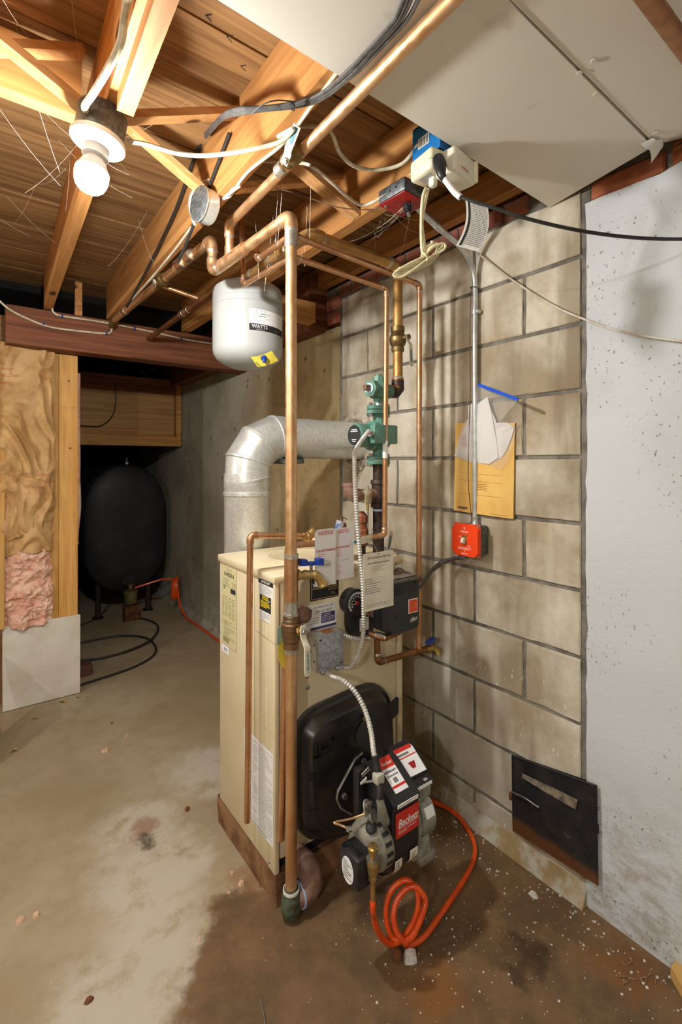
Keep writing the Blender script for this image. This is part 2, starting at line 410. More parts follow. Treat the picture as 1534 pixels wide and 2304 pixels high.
        fs += [(L, 1+(nv-2)*nu+i, 1+(nv-2)*nu+(i+1) % nu) for i in range(nu)]
        return s.add(vs, fs)
    def quad(s, o, u, v, t=0.0004):                # thin sheet from corner o along u and v
        o, u, v = Vector(o), Vector(u), Vector(v); nrm = u.cross(v).normalized()*t
        return s.prism([o, o+u, o+u+v, o+v], nrm)
    def sheet(s, nx, ny, fn, t=0.0):               # grid surface fn(a,b) -> point, with thickness along -normal when t
        vs = [fn(i/nx, j/ny) for j in range(ny+1) for i in range(nx+1)]
        fs = [(j*(nx+1)+i, j*(nx+1)+i+1, (j+1)*(nx+1)+i+1, (j+1)*(nx+1)+i) for j in range(ny) for i in range(nx)]
        return s.add(vs, fs)

def cat_rom(pts, k=6, closed=False):
    P = [Vector(p) for p in pts]; out = []; n = len(P)
    for i in range(n-1):
        a, b, c, d = P[max(i-1, 0)], P[i], P[i+1], P[min(i+2, n-1)]
        for j in range(k):
            t = j/k; out.append(.5*((2*b)+(c-a)*t+(2*a-5*b+4*c-d)*t*t+(3*b-a-3*c+d)*t**3))
    out.append(P[-1]); return out

def wpos(o):
    p = Vector((0, 0, 0))
    while o: p = p+o.location; o = o.parent
    return p

def obj(name, g, mat, parent=None, smooth=True, angle=40, origin=None):
    org = wpos(parent) if parent else (Vector(origin) if origin else Vector((0, 0, 0)))
    me = bpy.data.meshes.new(name)
    me.from_pydata([tuple(Vector(p)-org) for p in g.v], [], g.f)
    me.update()
    bm = bmesh.new(); bm.from_mesh(me); bmesh.ops.recalc_face_normals(bm, faces=bm.faces[:]); bm.to_mesh(me); bm.free()
    if smooth:
        me.shade_smooth(); me.set_sharp_from_angle(angle=math.radians(angle))
    me.materials.append(MAT[mat] if isinstance(mat, str) else mat)
    o = bpy.data.objects.new(name, me); COL.objects.link(o)
    if parent: o.parent = parent
    else: o.location = org
    return o

def tag(o, label, cat, group=None):
    o['label'] = label; o['category'] = cat
    if group: o['group'] = group
    return o

def thing(name, label, cat, loc, group=None):
    o = bpy.data.objects.new(name, None); COL.objects.link(o); o.location = Vector(loc); o.empty_display_size = .03
    return tag(o, label, cat, group)

def solo(name, g, mat, label, cat, group=None, smooth=True, angle=40):
    xs = list(zip(*g.v)); org = ((min(xs[0])+max(xs[0]))/2, (min(xs[1])+max(xs[1]))/2, min(xs[2]))
    return tag(obj(name, g, mat, None, smooth, angle, org), label, cat, group)

def struct(name, loc=(0, 0, 0)):
    o = bpy.data.objects.new(name, None); COL.objects.link(o); o.location = loc; o['kind'] = 'structure'; return o

def text(parent, body, size, pos, xdir, updir, mat, align='CENTER', shear=0, bold=0, name='lettering', sx=1.0):
    cu = bpy.data.curves.new('t', 'FONT'); cu.body = body; cu.size = size; cu.align_x = align; cu.align_y = 'CENTER'
    cu.shear = shear; cu.offset = bold; cu.resolution_u = 2; cu.extrude = .00015
    tmp = bpy.data.objects.new('t', cu); COL.objects.link(tmp)
    me = bpy.data.meshes.new_from_object(tmp); bpy.data.objects.remove(tmp); bpy.data.curves.remove(cu)
    x, y = Vector(xdir).normalized(), Vector(updir).normalized(); z = x.cross(y)
    org = wpos(parent)
    for v in me.vertices: v.co = Vector(pos)+x*v.co.x*sx+y*v.co.y+z*v.co.z-org
    me.name = name; me.materials.clear(); me.materials.append(MAT[mat])
    o = bpy.data.objects.new(name, me); COL.objects.link(o); o.parent = parent
    return o

def printing(parent, o, u, v, rows, mat, fill=.62, name='printing', seed=1, words=True, t=.0004):
    """rows of small print as thin raised strips inside the rectangle o,u,v (o = top-left, v points down)"""
    rnd = random.Random(seed); g = G(); o, u, v = Vector(o), Vector(u), Vector(v)
    for i in range(rows):
        y0 = (i+.5-fill/4)/rows; y1 = (i+.5+fill/4)/rows; x = 0.0
        end = 1.0 if rnd.random() < .6 else rnd.uniform(.45, .9)
        while x < end:
            w = rnd.uniform(.06, .2) if words else end
            x1 = min(x+w, end)
            g.quad(o+u*x+v*y0, u*(x1-x), v*(y1-y0), -t)
            x = x1+.025
    return obj(name, g, mat, parent, smooth=False)

def pipe_run(parent, pts, r, mat, elbow=None, ring='solder', n=16, er=1.17, bend=1.7, caps=(True, True)):
    P = [Vector(p) for p in pts]; R = r*bend; m = len(P); ends = []
    for i in range(m-1):
        a, b = P[i], P[i+1]; d = (b-a).normalized()
        a2 = a+d*R if i else a; b2 = b-d*R if i < m-2 else b
        obj('pipe_length', G().cyl(a2, b2, r, n=n), mat, parent); ends.append((a2, b2, d))
    for i in range(1, m-1):
        p = P[i]; d0 = (p-P[i-1]).normalized(); d1 = (P[i+1]-p).normalized()
        arc = [p-d0*R*1.55, p-d0*R]
        for k in range(1, 7):
            t = k/7; arc.append((p-d0*R)*(1-t)**2+p*2*t*(1-t)+(p+d1*R)*t*t)
        arc += [p+d1*R, p+d1*R*1.55]
        e = obj('elbow', G().tube(arc, r*er, n), elbow or mat, parent)
        if ring:
            for q, d in ((p-d0*R*1.55, -d0), (p+d1*R*1.55, d1)):
                obj('solder_ring', G().cyl(q-d*r*.25, q+d*r*.3, r*er*1.04, r*1.03, n), ring, e)

def coupling(parent, c, d, r, L, mat='copper', ring='solder', name='coupling'):
    c = Vector(c); d = Vector(d).normalized()
    e = obj(name, G().cyl(c-d*L/2, c+d*L/2, r*1.17, n=16), mat, parent)
    if ring:
        for s in (-1, 1): obj('solder_ring', G().cyl(c+d*s*L/2*.92, c+d*s*L/2*1.12, r*1.21, r*1.05, 16), ring, e)
    return e

def armored(pts, r=.009, pitch=.0085, n=10):
    P = cat_rom(pts, 14); L = [0]
    for a, b in zip(P, P[1:]): L.append(L[-1]+(b-a).length)
    tot = L[-1]; q = []; rr = []; k = 0; steps = int(tot/(pitch/3))
    for i in range(steps+1):
        s = tot*i/steps
        while k < len(L)-2 and L[k+1] < s: k += 1
        t = (s-L[k])/max(L[k+1]-L[k], 1e-9); q.append(P[k].lerp(P[k+1], t)); rr.append(r*(1, .96, .72)[i % 3])
    return G().tube(q, rr, n)

def cable(name, pts, r, mat, label, cat='cable', group=None, k=8, n=8):
    return solo(name, G().tube(cat_rom(pts, k), r, n), mat, label, cat, group)

def hexnut(p, d, r, h): return G().cyl(Vector(p), Vector(p)+Vector(d).normalized()*h, r, n=6)

X1, Y1, Z1 = Vector((1, 0, 0)), Vector((0, 1, 0)), Vector((0, 0, 1))

def sight(px, py):             # heading of a detail seen in the photograph, from the camera's own calibration
    u = (px-767)/1079; return Vector((math.sin(YAW)+u*math.cos(YAW), math.cos(YAW)-u*math.sin(YAW), (1040-py)/1079))
def PZ_(px, py, z=0.0):
    r = sight(px, py); d = (z-1.33)/r.z; return (r.x*d, r.y*d, z)
def PX_(px, py, X):
    r = sight(px, py); d = X/r.x; return (X, r.y*d, 1.33+r.z*d)
def PY_(px, py, Y):
    r = sight(px, py); d = Y/r.y; return (r.x*d, Y, 1.33+r.z*d)
def PD_(px, py, d): return tuple(Vector((0, 0, 1.33))+sight(px, py)*d)

# ------------------------------------------------------------------ the setting
def xy(p): return (p[0], p[1])
BLOOM = [(xy((0.7924, 2.03, 0)), .16), (xy((0.4471, 1.854, 0)), .13), (xy((0.5079, 1.652, 0)), .14), (xy((0.4108, 1.542, 0)), .13),
         (xy((0.3995, 1.426, 0)), .14), (xy((0.3096, 1.329, 0)), .17), (xy((0.2423, 1.254, 0)), .16)]
DAMP = [(xy((0.6576, 1.283, 0)), .12), (xy((0.5361, 1.2, 0)), .13), (xy((0.5185, 1.058, 0)), .19), (xy((0.7375, 0.9933, 0)), .28), (xy((0.9354, 1.167, 0)), .3),
        (xy((1, 0.8651, 0)), .3), (xy((1.186, 0.6555, 0)), .3), (xy((1.351, 0.894, 0)), .3), (xy((1.307, 0.4649, 0)), .26), (xy((1.437, 1.136, 0)), .2), (xy((0.7785, 0.8064, 0)), .32)]
RUST = [(xy((1.355, 0.5764, 0)), .07), (xy((1.353, 0.6448, 0)), .06), (xy((0.6988, 1.426, 0)), .05), (xy((0.4491, 1.8, 0)), .05), (xy((0.9254, 0.8003, 0)), .08)]
OIL = [(xy((1.168, 0.7391, 0)), .06), (xy((1.131, 0.6969, 0)), .04), (xy((0.9686, 1.142, 0)), .09), (xy((0.4634, 1.74, 0)), .035)]  # spot under the burner is part oil, part painted-in burner shade
MAT['floor'] = floor_mat(); MAT['block'] = block_mat(); MAT['concrete'] = conc_mat(); MAT['parge'] = parge_mat()
MAT['drywall'] = drywall_mat(); MAT['kraft'] = kraft_mat(); MAT['cleanout'] = cleanout_mat()
MAT['base_pad'] = M('stained pad concrete', (150, 112, 78), (112, 74, 48), 12, .75, bump=.6, bscale=60, bdist=.006)
MAT['plain_wall'] = M('plain basement wall', (190, 180, 160), (176, 164, 142), 3, .9)

WX = 1.455                                          # face of the long right-hand wall
fl = obj('floor', G().box((-2.6, -2.4, -.06), (1.7, 6.2, 0)), 'floor', None, smooth=False); fl['kind'] = 'structure'

wr = struct('wall_right', (WX, 1.9, 0))
obj('mortar_bed', G().box((WX+.007, .70, 0), (WX+.2, 1.945, 2.16)), 'mortar', wr, smooth=False)
YA, YB, BL, BH = .7116, 1.9308, .4064, .2032        # chimney of block: 1.5 rows of half-bond, three blocks wide
rb = random.Random(3)
for k in range(-1, 10):
    z0 = .127+BH*k; z1 = z0+BH
    cuts = [YA, YA+BL/2, YA+1.5*BL, YA+2.5*BL, YB] if k % 2 == 0 else [YA, YA+BL, YA+2*BL, YB]
    for a, b in zip(cuts, cuts[1:]):
        zz0 = max(z0, 0)+.009; zz1 = z1-.010; ja, jb = a+(.018 if a == YA else .010), b-.009
        # front face with slightly ragged chipped edges, back set in the mortar
        ring = []
        nh, nv = max(3, int((jb-ja)/.05)), 4
        edge = [(ja+(jb-ja)*i/nh, zz0) for i in range(nh)]+[(jb, zz0+(zz1-zz0)*i/nv) for i in range(nv)]
        edge += [(jb-(jb-ja)*i/nh, zz1) for i in range(nh)]+[(ja, zz1-(zz1-zz0)*i/nv) for i in range(nv)]
        f = [(WX+rb.uniform(0, .0015), y+rb.uniform(-.0035, .0035), z+rb.uniform(-.0035, .0035)) for y, z in edge]
        m = [(WX+.004, y+(.003 if y > (ja+jb)/2 else -.003), z+(.003 if z > (zz0+zz1)/2 else -.003)) for y, z in edge]
        obj('block', G().loft([f, m, [(WX+.05, y, z) for y, z in edge]]), 'block', wr, smooth=False)
# poured concrete stretch behind, white parging in front, both in line with the chimney
obj('concrete_section', G().box((WX, 1.945, 0), (WX+.2, 6.2, 2.02)), 'concrete', wr, smooth=False)
def parging(a, b):
    y = .706-a*3.1; z = b*2.105
    n = noise.noise((y*5, z*5, 1))*.006+noise.noise((y*17, z*17, 4))*.002
    edge = .006*noise.noise((0, z*16, 3))+.003*noise.noise((0, z*50, 3)) if a == 0 else 0
    top = .012*noise.noise((y*20, 0, 7)) if b == 1 else 0
    return (WX-.004+n, y+edge, z+top)
pg = G().sheet(64, 48, parging)
obj('white_parging', pg, 'parge', wr, angle=180)
obj('parging_core', G().box((WX+.012, -2.4, 0), (WX+.2, .70, 2.10)), 'mortar', wr, smooth=False)
obj('footing_lip', G().loft([[(WX-.03, y, 0), (WX-.012, y, .035), (WX+.01, y, .075), (WX+.01, y, 0)] for y in (.706, 1.0, 1.3, 1.7, 2.2, 3, 6)]), 'concrete', wr)
# brick courses that carry the floor frame above the block
for (ya, yb, za, zb, mt) in [(1.945,2.055,2.045,2.108,'brick_red'), (1.945,2.06,2.118,2.18,'brick_red'),
        (1.86,1.94,2.166,2.226,'brick_red'), (1.765,1.85,2.166,2.226,'brick_red'), (1.67,1.755,2.166,2.226,'brick_red'), (1.575,1.66,2.166,2.226,'brick_red'),
        (1.48,1.565,2.166,2.226,'brick_red'), (1.385,1.47,2.166,2.226,'brick_red'), (1.29,1.375,2.166,2.226,'brick_red'), (1.195,1.28,2.166,2.226,'brick_red'),
        (1.1,1.185,2.166,2.226,'brick_red'), (1.0,1.09,2.166,2.226,'brick_red'), (.9,.99,2.166,2.226,'brick_red'),
        (.50,.695,2.107,2.162,'brick_clay'), (.37,.485,2.107,2.175,'brick_clay')]:
    obj('brick', G().rbox((WX+rb.uniform(-.004, .002), ya, za), (WX+.09, yb, zb), .006, 1), mt, wr, smooth=False)
obj('mortar_top', G().box((WX+.01, .3, 2.09), (WX+.12, 2.07, 2.23)), 'mortar', wr, smooth=False)
# broken plaster round the flue hole
cr = G(); ctr = (WX-.002, 1.80, 1.43); loops = []
for rr, h in ((.140, .003), (.122, .018), (.108, .024), (.096, .006)):
    loops.append([(ctr[0]-h*(.7+.5*noise.noise((a*3, rr*30, 2))), ctr[1]+rr*(1+.22*noise.noise((math.cos(a*2*math.pi/28)*3, math.sin(a*2*math.pi/28)*3, rr)))*math.cos(a*2*math.pi/28),
                   ctr[2]+rr*(1+.22*noise.noise((math.cos(a*2*math.pi/28)*3, math.sin(a*2*math.pi/28)*3, rr)))*math.sin(a*2*math.pi/28)) for a in range(28)])
obj('flue_patch', cr.loft(loops, cap=False), M('flue mortar', (196, 188, 176), (158, 146, 128), 40, .9, bump=.8, bscale=80, bdist=.01), wr, angle=20)

# far and unseen sides close the basement
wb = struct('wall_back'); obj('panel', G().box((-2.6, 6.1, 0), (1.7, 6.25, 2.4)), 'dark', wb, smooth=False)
wl = struct('wall_left'); obj('panel', G().box((-2.75, -2.4, 0), (-2.6, 6.2, 2.4)), 'plain_wall', wl, smooth=False)
wf = struct('wall_front'); obj('panel', G().box((-2.6, -2.55, 0), (1.7, -2.4, 2.4)), 'plain_wall', wf, smooth=False)

# ---- stud partition under the girder, with insulation and a white kicker board
YP = 3.13
wp = struct('wall_partition', (.3, YP, 0))
obj('stud', G().rbox((.357, YP, .02), (.452, YP+.04, 1.945), .002, 1), 'stud', wp)
obj('stud', G().rbox((.318, YP, .02), (.356, YP+.09, 1.945), .002, 1), 'stud', wp)
obj('stud', G().rbox((.052, YP-.05, .45), (.105, YP+.09, 1.40), .003, 1), 'stud', wp)
obj('bottom_plate', G().rbox((.10, YP+.045, 0), (.452, YP+.13, .038), .002, 1), 'rail', wp)
obj('blocking', G().rbox((.10, YP-.004, .845), (.317, YP+.05, .88), .002, 1), 'stud', wp)
obj('kicker_board', G().rbox((.095, YP-.02, .003), (.462, YP-.004, .452), .002, 1), M('white foam board', (226, 222, 212), (214, 208, 194), 7, .75), wp)
obj('partition_back', G().box((-2.6, YP+.1, 0), (.33, YP+.14, 2.14)), 'ply', wp, smooth=False)
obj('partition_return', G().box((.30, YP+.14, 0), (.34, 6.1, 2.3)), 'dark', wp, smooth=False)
obj('panel', G().box((-2.6, YP+.02, 0), (-.08, YP+.06, 2.14)), 'plain_wall', wp, smooth=False)
ndl = M('knot ink', (110, 66, 36), None, rough=.7)
for zz, xx in ((1.795, .405), (1.41, .413)):
    obj('knot', G().cyl((xx, YP+.001, zz), (xx, YP-.001, zz), .006, n=10), ndl, wp)
text(wp, 'T - I - TT', .016, (.405, YP-.001, 1.64), X1, Z1, 'ink_grey', name='stamp')
def kraft_fn(x0, x1, z0, z1, amp, seed, bulge):
    def fn(a, b):
        x = x0+(x1-x0)*a; z = z0+(z1-z0)*b
        p = Vector((x*7+seed, z*4.2, seed)); q = p*1.05+Vector((noise.noise(p*.8), noise.noise(p*.8+Vector((9, 0, 0))), 0))*.75
        rdg = 1-abs(noise.noise(q*.9))*2.2; r2 = 1-abs(noise.noise(q*2.1+Vector((3, 3, 3))))*2
        d = amp*(.62*(1-2*abs(rdg-.5))*1.1+.5*r2)+bulge*math.sin(math.pi*a)**.6*(.5+.5*math.sin(math.pi*b))
        e = .012*noise.noise((z*9, seed, 1)) if a in (0, 1) else 0
        return (x+e, YP-.004-max(d, -.004), z+(.03*noise.noise((x*14, seed, 5)) if b == 0 else 0))
    return fn
obj('insulation_facing', G().sheet(64, 170, kraft_fn(.03, .332, .925, 1.965, .040, 2.3, .03)), 'kraft', wp, angle=28)
obj('insulation_facing', G().sheet(60, 60, kraft_fn(.10, .322, .84, 1.13, .024, 8.1, .045)), 'kraft', wp, angle=28)
def pinkfn(a, b):
    x = .085+.24*a; z = .435+.42*b
    d = .03*noise.noise((x*14, z*14, 2))+.016*noise.noise((x*40, z*40, 5))+.008*noise.noise((x*95, z*95, 1))+.03*math.sin(math.pi*min(max(a, .02), .98))**.5
    return (x, YP-.006-d, z-.02*noise.noise((x*16, 3, 3))*(1 if b == 0 else 0))
obj('fiberglass_batt', G().sheet(60, 90, pinkfn), 'pink', wp, angle=180)
def batt_edge(a, b):
    z = .85+b*1.0; t = 2*math.pi*a
    w = .022+.016*noise.noise((z*4, 2, 6))
    return (.452+w*math.cos(t), YP+.06+.035*math.sin(t), z)
obj('batt_edge', G().sheet(12, 40, batt_edge), 'pink', wp)
lw = G().sheet(6, 30, lambda a, b: (.035+.045*a+.01*noise.noise((b*9, a, 1)), YP-.03-.03*math.sin(a*3)-.02*noise.noise((b*12, 3, a)), .45+b*1.75))
obj('insulation_edge', lw, M('yellowed batt edge', (206, 186, 120), (178, 150, 84), 30, .9, bump=.8, bscale=60, bdist=.01), wp)

# ---- framing overhead
ce = struct('ceiling', (.6, 1.5, 2.155))
def skew_joist(x0, y0, x1, y1, w=.0385, z0=2.155, z1=2.36, name='joist'):
    g = G().loft([[(x-w/2, y, z0), (x+w/2, y, z0), (x+w/2, y, z1), (x-w/2, y, z1)] for x, y in ((x0, y0), (x1, y1))])
    return obj(name, g, 'joist_y', ce, smooth=False)
skew_joist(.205, -.6, .295, 3.04)
skew_joist(.604, -.6, .604, 3.04)
skew_joist(1.043, -.6, 1.043, 3.04, .045)
skew_joist(1.43, -.6, 1.43, 6, .045, 2.235, 2.34)
for x in (-.19, -.6, -1.0, -1.4, -1.8, -2.2): skew_joist(x, .75, x+.03, 3.04)
skew_joist(.246, .45, .262, 1.16, .035, 2.118, 2.153, 'nailer')
y = .62; i = 0
while y < 3.3:
    w = .235 if y < 1.6 else .142
    obj('subfloor_board', G().box((-2.6, y+.002, 2.361+.002*(i % 2)), (1.6, y+w-.003, 2.382)), 'board', ce, smooth=False)
    y += w; i += 1
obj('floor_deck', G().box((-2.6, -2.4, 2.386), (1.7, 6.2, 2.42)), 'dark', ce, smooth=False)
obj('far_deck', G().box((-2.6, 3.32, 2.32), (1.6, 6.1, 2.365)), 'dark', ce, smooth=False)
# carpenter's chevrons stamped on the wide board
for (cx, cy), r in ((xy((0.4243, 1.073, 2.361)), 0), (xy((0.4858, 1.095, 2.361)), .1), (xy((0.5501, 1.154, 2.361)), .5), (xy((0.61, 1.19, 2.361)), .2)):
    g = G(); g.prism([(cx-.009, cy-.002, 2.3608), (cx+.009, cy+.006, 2.3608), (cx+.009, cy+.008, 2.3608), (cx-.009, cy, 2.3608)], (0, 0, -.0004))
    g.prism([(cx-.009, cy-.002, 2.3608), (cx+.001, cy-.012, 2.3608), (cx+.003, cy-.011, 2.3608), (cx-.007, cy, 2.3608)], (0, 0, -.0004))
    obj('stamp_mark', g, 'ink', ce, smooth=False)
def strut(a, b, w=.038, h=.019, name='bridging'):
    a, b = Vector(a), Vector(b); d = (b-a).normalized(); s = Vector((0, 1, 0)); s = (s-d*s.dot(d)).normalized(); n = d.cross(s)
    g = G().loft([[p+s*w/2+n*h/2, p-s*w/2+n*h/2, p-s*w/2-n*h/2, p+s*w/2-n*h/2] for p in (a, b)])
    return obj(name, g, 'strut', ce, smooth=False)
strut((-.17, 1.27, 2.335), (.20, 1.27, 2.165))
strut((-.17, 1.32, 2.165), (.20, 1.32, 2.335))
strut((.25, 1.27, 2.165), (.585, 1.27, 2.325))
strut((.25, 1.46, 2.335), (.585, 1.46, 2.165))
strut((.625, 1.30, 2.335), (1.02, 1.27, 2.165), .05)
strut((.625, 1.36, 2.165), (1.02, 1.36, 2.335), .04)
obj('blocking', G().box((-.17, 1.36, 2.20), (.205, 1.40, 2.34)), 'joist_x', ce, smooth=False)
obj('girder', G().rbox((.105, 3.0, 1.945), (1.455, 3.12, 2.145), .004, 1), 'girder', ce)
obj('stub_post', G().box((.42, 3.0, 2.145), (.455, 3.04, 2.33)), 'joist_y', ce, smooth=False)
obj('header', G().box((.62, .79, 2.20), (1.02, .83, 2.36)), 'joist_x', ce, smooth=False)
obj('header', G().box((.24, .79, 2.20), (.585, .83, 2.36)), 'joist_x', ce, smooth=False)
obj('sill_board', G().box((1.07, 2.0, 2.03), (1.345, 2.06, 2.13)), 'joist_x', ce, smooth=False)
obj('sill_board', G().box((1.36, 2.07, 2.012), (1.56, 6.0, 2.30)), 'girder', ce, smooth=False)
obj('rim_board', G().box((1.54, -2.4, 2.0), (1.66, 6.2, 2.39)), 'joist_y', ce, smooth=False)
# drywall sheets
DZ = 2.143
obj('drywall_sheet', G().prism([(-.6, .79, DZ), (1.452, .822, DZ), (1.385, .505, DZ), (-.6, .485, DZ)], (0, 0, .012)), 'drywall', ce, smooth=False)
obj('seam_shade_strip', G().prism([(-2.6, .46, DZ+.0165), (1.39, .478, DZ+.0165), (1.39, .525, DZ+.0165), (-2.6, .505, DZ+.0165)], (0, 0, .012)), 'dark', ce, smooth=False)  # dark strip added above the sheet gap so it reads as shade
def sheet2(z): return [(-2.6, .480, z), (1.388, .4995, z), (1.47, .33, z), (1.47, -2.4, z), (-2.6, -2.4, z)]
obj('drywall_sheet', G().prism(sheet2(DZ+.003), (0, 0, .012)), 'drywall', ce, smooth=False)
obj('drywall_sheet', G().box((-2.6, .49, DZ), (-.605, .79, DZ+.012)), 'drywall', ce, smooth=False)
for p in ((0.9939, 0.4692, 2.143), (1.001, 0.5016, 2.143), (1.087, 0.5082, 2.143), (1.04, 0.7794, 2.143), (1.335, 0.4788, 2.143)):
    obj('nail_dimple', G().lathe(p, (0, 0, -1), [(.007, -.001), (.0065, .0006), (.004, .0012), (.001, .0004)], 12), 'drywall', ce)
torn = G().sheet(6, 6, lambda a, b: (1.345+.06*a, .49+.028*b-.01*math.sin(a*3), DZ-.001-.028*b*a-.004*math.sin(a*9)))
obj('torn_paper', torn, 'white', ce)
# hanging plywood soffit over the tank
sf = thing('soffit_box', 'plywood soffit box with pine rail hanging in the dark alcove above the black oil tank', 'soffit', (.95, 4.35, 1.47))
obj('plywood_face', G().box((.36, 4.35, 1.50), (1.395, 4.362, 2.06)), 'ply', sf, smooth=False)
obj('rail', G().rbox((.36, 4.30, 1.47), (1.40, 4.345, 1.56), .003, 1), 'rail', sf)
obj('ledge', G().rbox((.36, 4.325, 1.561), (1.39, 4.349, 1.61), .002, 1), 'joist_x', sf)
obj('post', G().rbox((1.40, 4.30, 1.47), (1.445, 4.36, 2.06), .003, 1), 'rail', sf)
obj('soffit_shade_strip', G().box((.36, 4.33, 1.93), (1.39, 4.349, 2.06)), 'girder', sf, smooth=False)  # dark strip standing in for the shade along the soffit top
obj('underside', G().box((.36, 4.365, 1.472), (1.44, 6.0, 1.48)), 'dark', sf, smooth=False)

# ------------------------------------------------------------------ bare bulb fixtures
def lamp(name, label, top, ax, mat, boxed=True):
    t = thing(name, label, 'lamp', top)
    p = Vector(top); a = Vector(ax).normalized()
    obj('junction_box', G().lathe(p, a, [(.051, 0), (.053, .003), (.053, .062), (.049, .066)], 24), 'galv_dark', t, angle=40)
    bd = obj('lampholder', G().lathe(p+a*.066, a, [(.058, 0), (.06, .004), (.059, .012), (.034, .020), (.025, .023), (.024, .038), (.029, .040), (.029, .044), (.022, .046)], 32), 'porcelain', t)
    for s in (-1, 1):
        q = p+a*.078+Vector((.045*s, 0, 0)); obj('screw', G().cyl(q, q+a*.003, .004, n=8), 'steel', bd)
    bl = obj('bulb', G().lathe(p+a*.094, a, [(.013, 0), (.014, .010), (.018, .018), (.0265, .030), (.0335, .046), (.0348, .050)], 28), 'porcelain', t)
    obj('bulb_dome', G().lathe(p+a*.094, a, [(.0347, .0497), (.036, .055), (.0365, .066), (.0345, .078), (.031, .088), (.0235, .0965), (.013, .1015), (.0005, .103)], 28), mat, bl)
    return t
lamp('bulb_lampholder', 'lit bare bulb in white porcelain lampholder under the joist above the floor', (.232, 1.235, 2.150), (-.16, .02, -1), 'bulb')
lamp('bulb_lampholder', 'added fill bulb on the drywall, unseen at the near left', (-1.6, -.75, 2.139), (0, 0, -1), 'fill_far')

lamp('bulb_lampholder', 'added fill bulb on a joist, unseen at the far left', (-1.385, 1.9, 2.152), (0, 0, -1), 'fill_left')

# ------------------------------------------------------------------ copper piping overhead
def ball_valve(parent, c, d, r, lev, lev_dir, lever_len=.085, body='brass', side=None, lw=.02, mark=True):
    """two-piece brass body along d, stem towards lev, lever running along lev_dir"""
    c = Vector(c); d = Vector(d).normalized(); lev = Vector(lev).normalized(); ld = Vector(lev_dir).normalized()
    v = obj('valve', G().lathe(c-d*r*2.6, d, [(r*1.22, 0), (r*1.3, r*.25), (r*1.3, r*.9), (r*1.15, r), (r*1.55, r*1.5), (r*1.75, r*2.2), (r*1.75, r*2.9), (r*1.45, r*3.5), (r*1.25, r*3.9), (r*1.4, r*4.1), (r*1.4, r*5.1), (r*1.22, r*5.2)], 20), body, parent, angle=25)
    obj('stem', G().cyl(c+lev*r*1.5, c+lev*r*3.0, r*.5, n=10), body, v)
    a = c+lev*r*2.5; s = ld.cross(lev).normalized()*lw/2; th = lev*.003
    p0 = a-ld*lw*.5; p1 = a+ld*lw*.9; p2 = a+ld*lw*1.6+lev*r*.6; p3 = a+ld*lever_len+lev*r*.6
    L = G().loft([[p-s, p+s, p+s+th, p-s+th] for p in (p0, p1, p2, p3)])
    h = obj('lever', L, 'lever', v)
    obj('lever_nut', hexnut(a+th*1.0, lev, r*.55, .006), 'steel', v)
    if mark:
        m0 = p2+ld*(lever_len*.18)+th*1.05
        for k, mt in enumerate(('ink_teal',)):
            obj('lever_marking', G().quad(m0-s*.35, ld*lever_len*.42, s*.8, .0006 if s.cross(ld).dot(lev) < 0 else -.0006), mt, v, smooth=False)
    return v

sp = thing('supply_pipe', 'pale copper pipe crossing under the drywall and joist down to the manifold', 'pipe', (.63, .9, 2.11))
pipe_run(sp, [(.625, -.5, 2.118), (.664, 1.505, 2.124), (.679, 1.53, 2.02)], .0143, 'copper_light')
ball_valve(sp, (.644, 1.06, 2.121), (.016, 1, .003), .0143, (-.55, -.1, -.55), (-.1, -1, .55), .09, 'brass_old', lw=.02)
coupling(sp, (.648, 1.13, 2.121), (.016, 1, .002), .0145, .03, 'solder')

mf = thing('riser_pipe', 'tall copper riser in front of the tan boiler with overhead manifold and ball valve', 'pipe', (.725, 1.205, .03))
pipe_run(mf, [(.725, 1.205, .085), (.725, 1.205, 2.05), (.665, 1.65, 2.012), (.665, 1.65, 2.128), (.602, 2.94, 2.13)], .0170, 'copper_light')
obj('tee', G().cyl((.693, 1.44, 2.03), (.672, 1.598, 2.0165), .0205, n=16), 'copper_light', mf)
obj('tee_branch', G().cyl((.6785, 1.53, 2.02), (.6785, 1.53, 2.062), .0175, n=16), 'copper_light', mf)
obj('coupling', G().cyl((.725, 1.205, 1.955), (.725, 1.205, 2.0), .0195, n=16), 'solder', mf)
# drain cock with blue handle
zc = 1.0
obj('drain_tee', G().cyl((.725, 1.205, .925), (.725, 1.205, 1.055), .0205, n=18), 'copper', mf)
obj('solder_ring', G().cyl((.725, 1.205, 1.05), (.725, 1.205, 1.062), .0213, n=18), 'solder', mf)
obj('solder_band', G().cyl((.725, 1.205, .885), (.725, 1.205, .926), .0188, n=18), 'solder', mf)
dc = obj('drain_cock', G().lathe((.742, 1.198, zc), (1, -.35, -.05), [(.016, 0), (.016, .006), (.0115, .007), (.0115, .016), (.0145, .018), (.0145, .026), (.013, .03), (.0125, .046), (.0135, .05), (.012, .056)], 14), 'brass', mf, angle=25)
obj('spout', G().tube([(.788, 1.182, zc), (.797, 1.178, zc-.006), (.806, 1.173, zc-.02), (.812, 1.169, zc-.034)], [.0115, .0125, .0125, .014], 12), 'brass', dc)
obj('spout_lip', G().lathe((.811, 1.1695, zc-.031), (.17, -.1, -.4), [(.0155, 0), (.0165, .002), (.0165, .006), (.0155, .008), (.011, .0082), (.011, .002)], 16), 'brass', dc)
obj('stem', G().cyl((.78, 1.183, zc+.008), (.78, 1.183, zc+.03), .005, n=8), 'steel', dc)
hb = G(); 
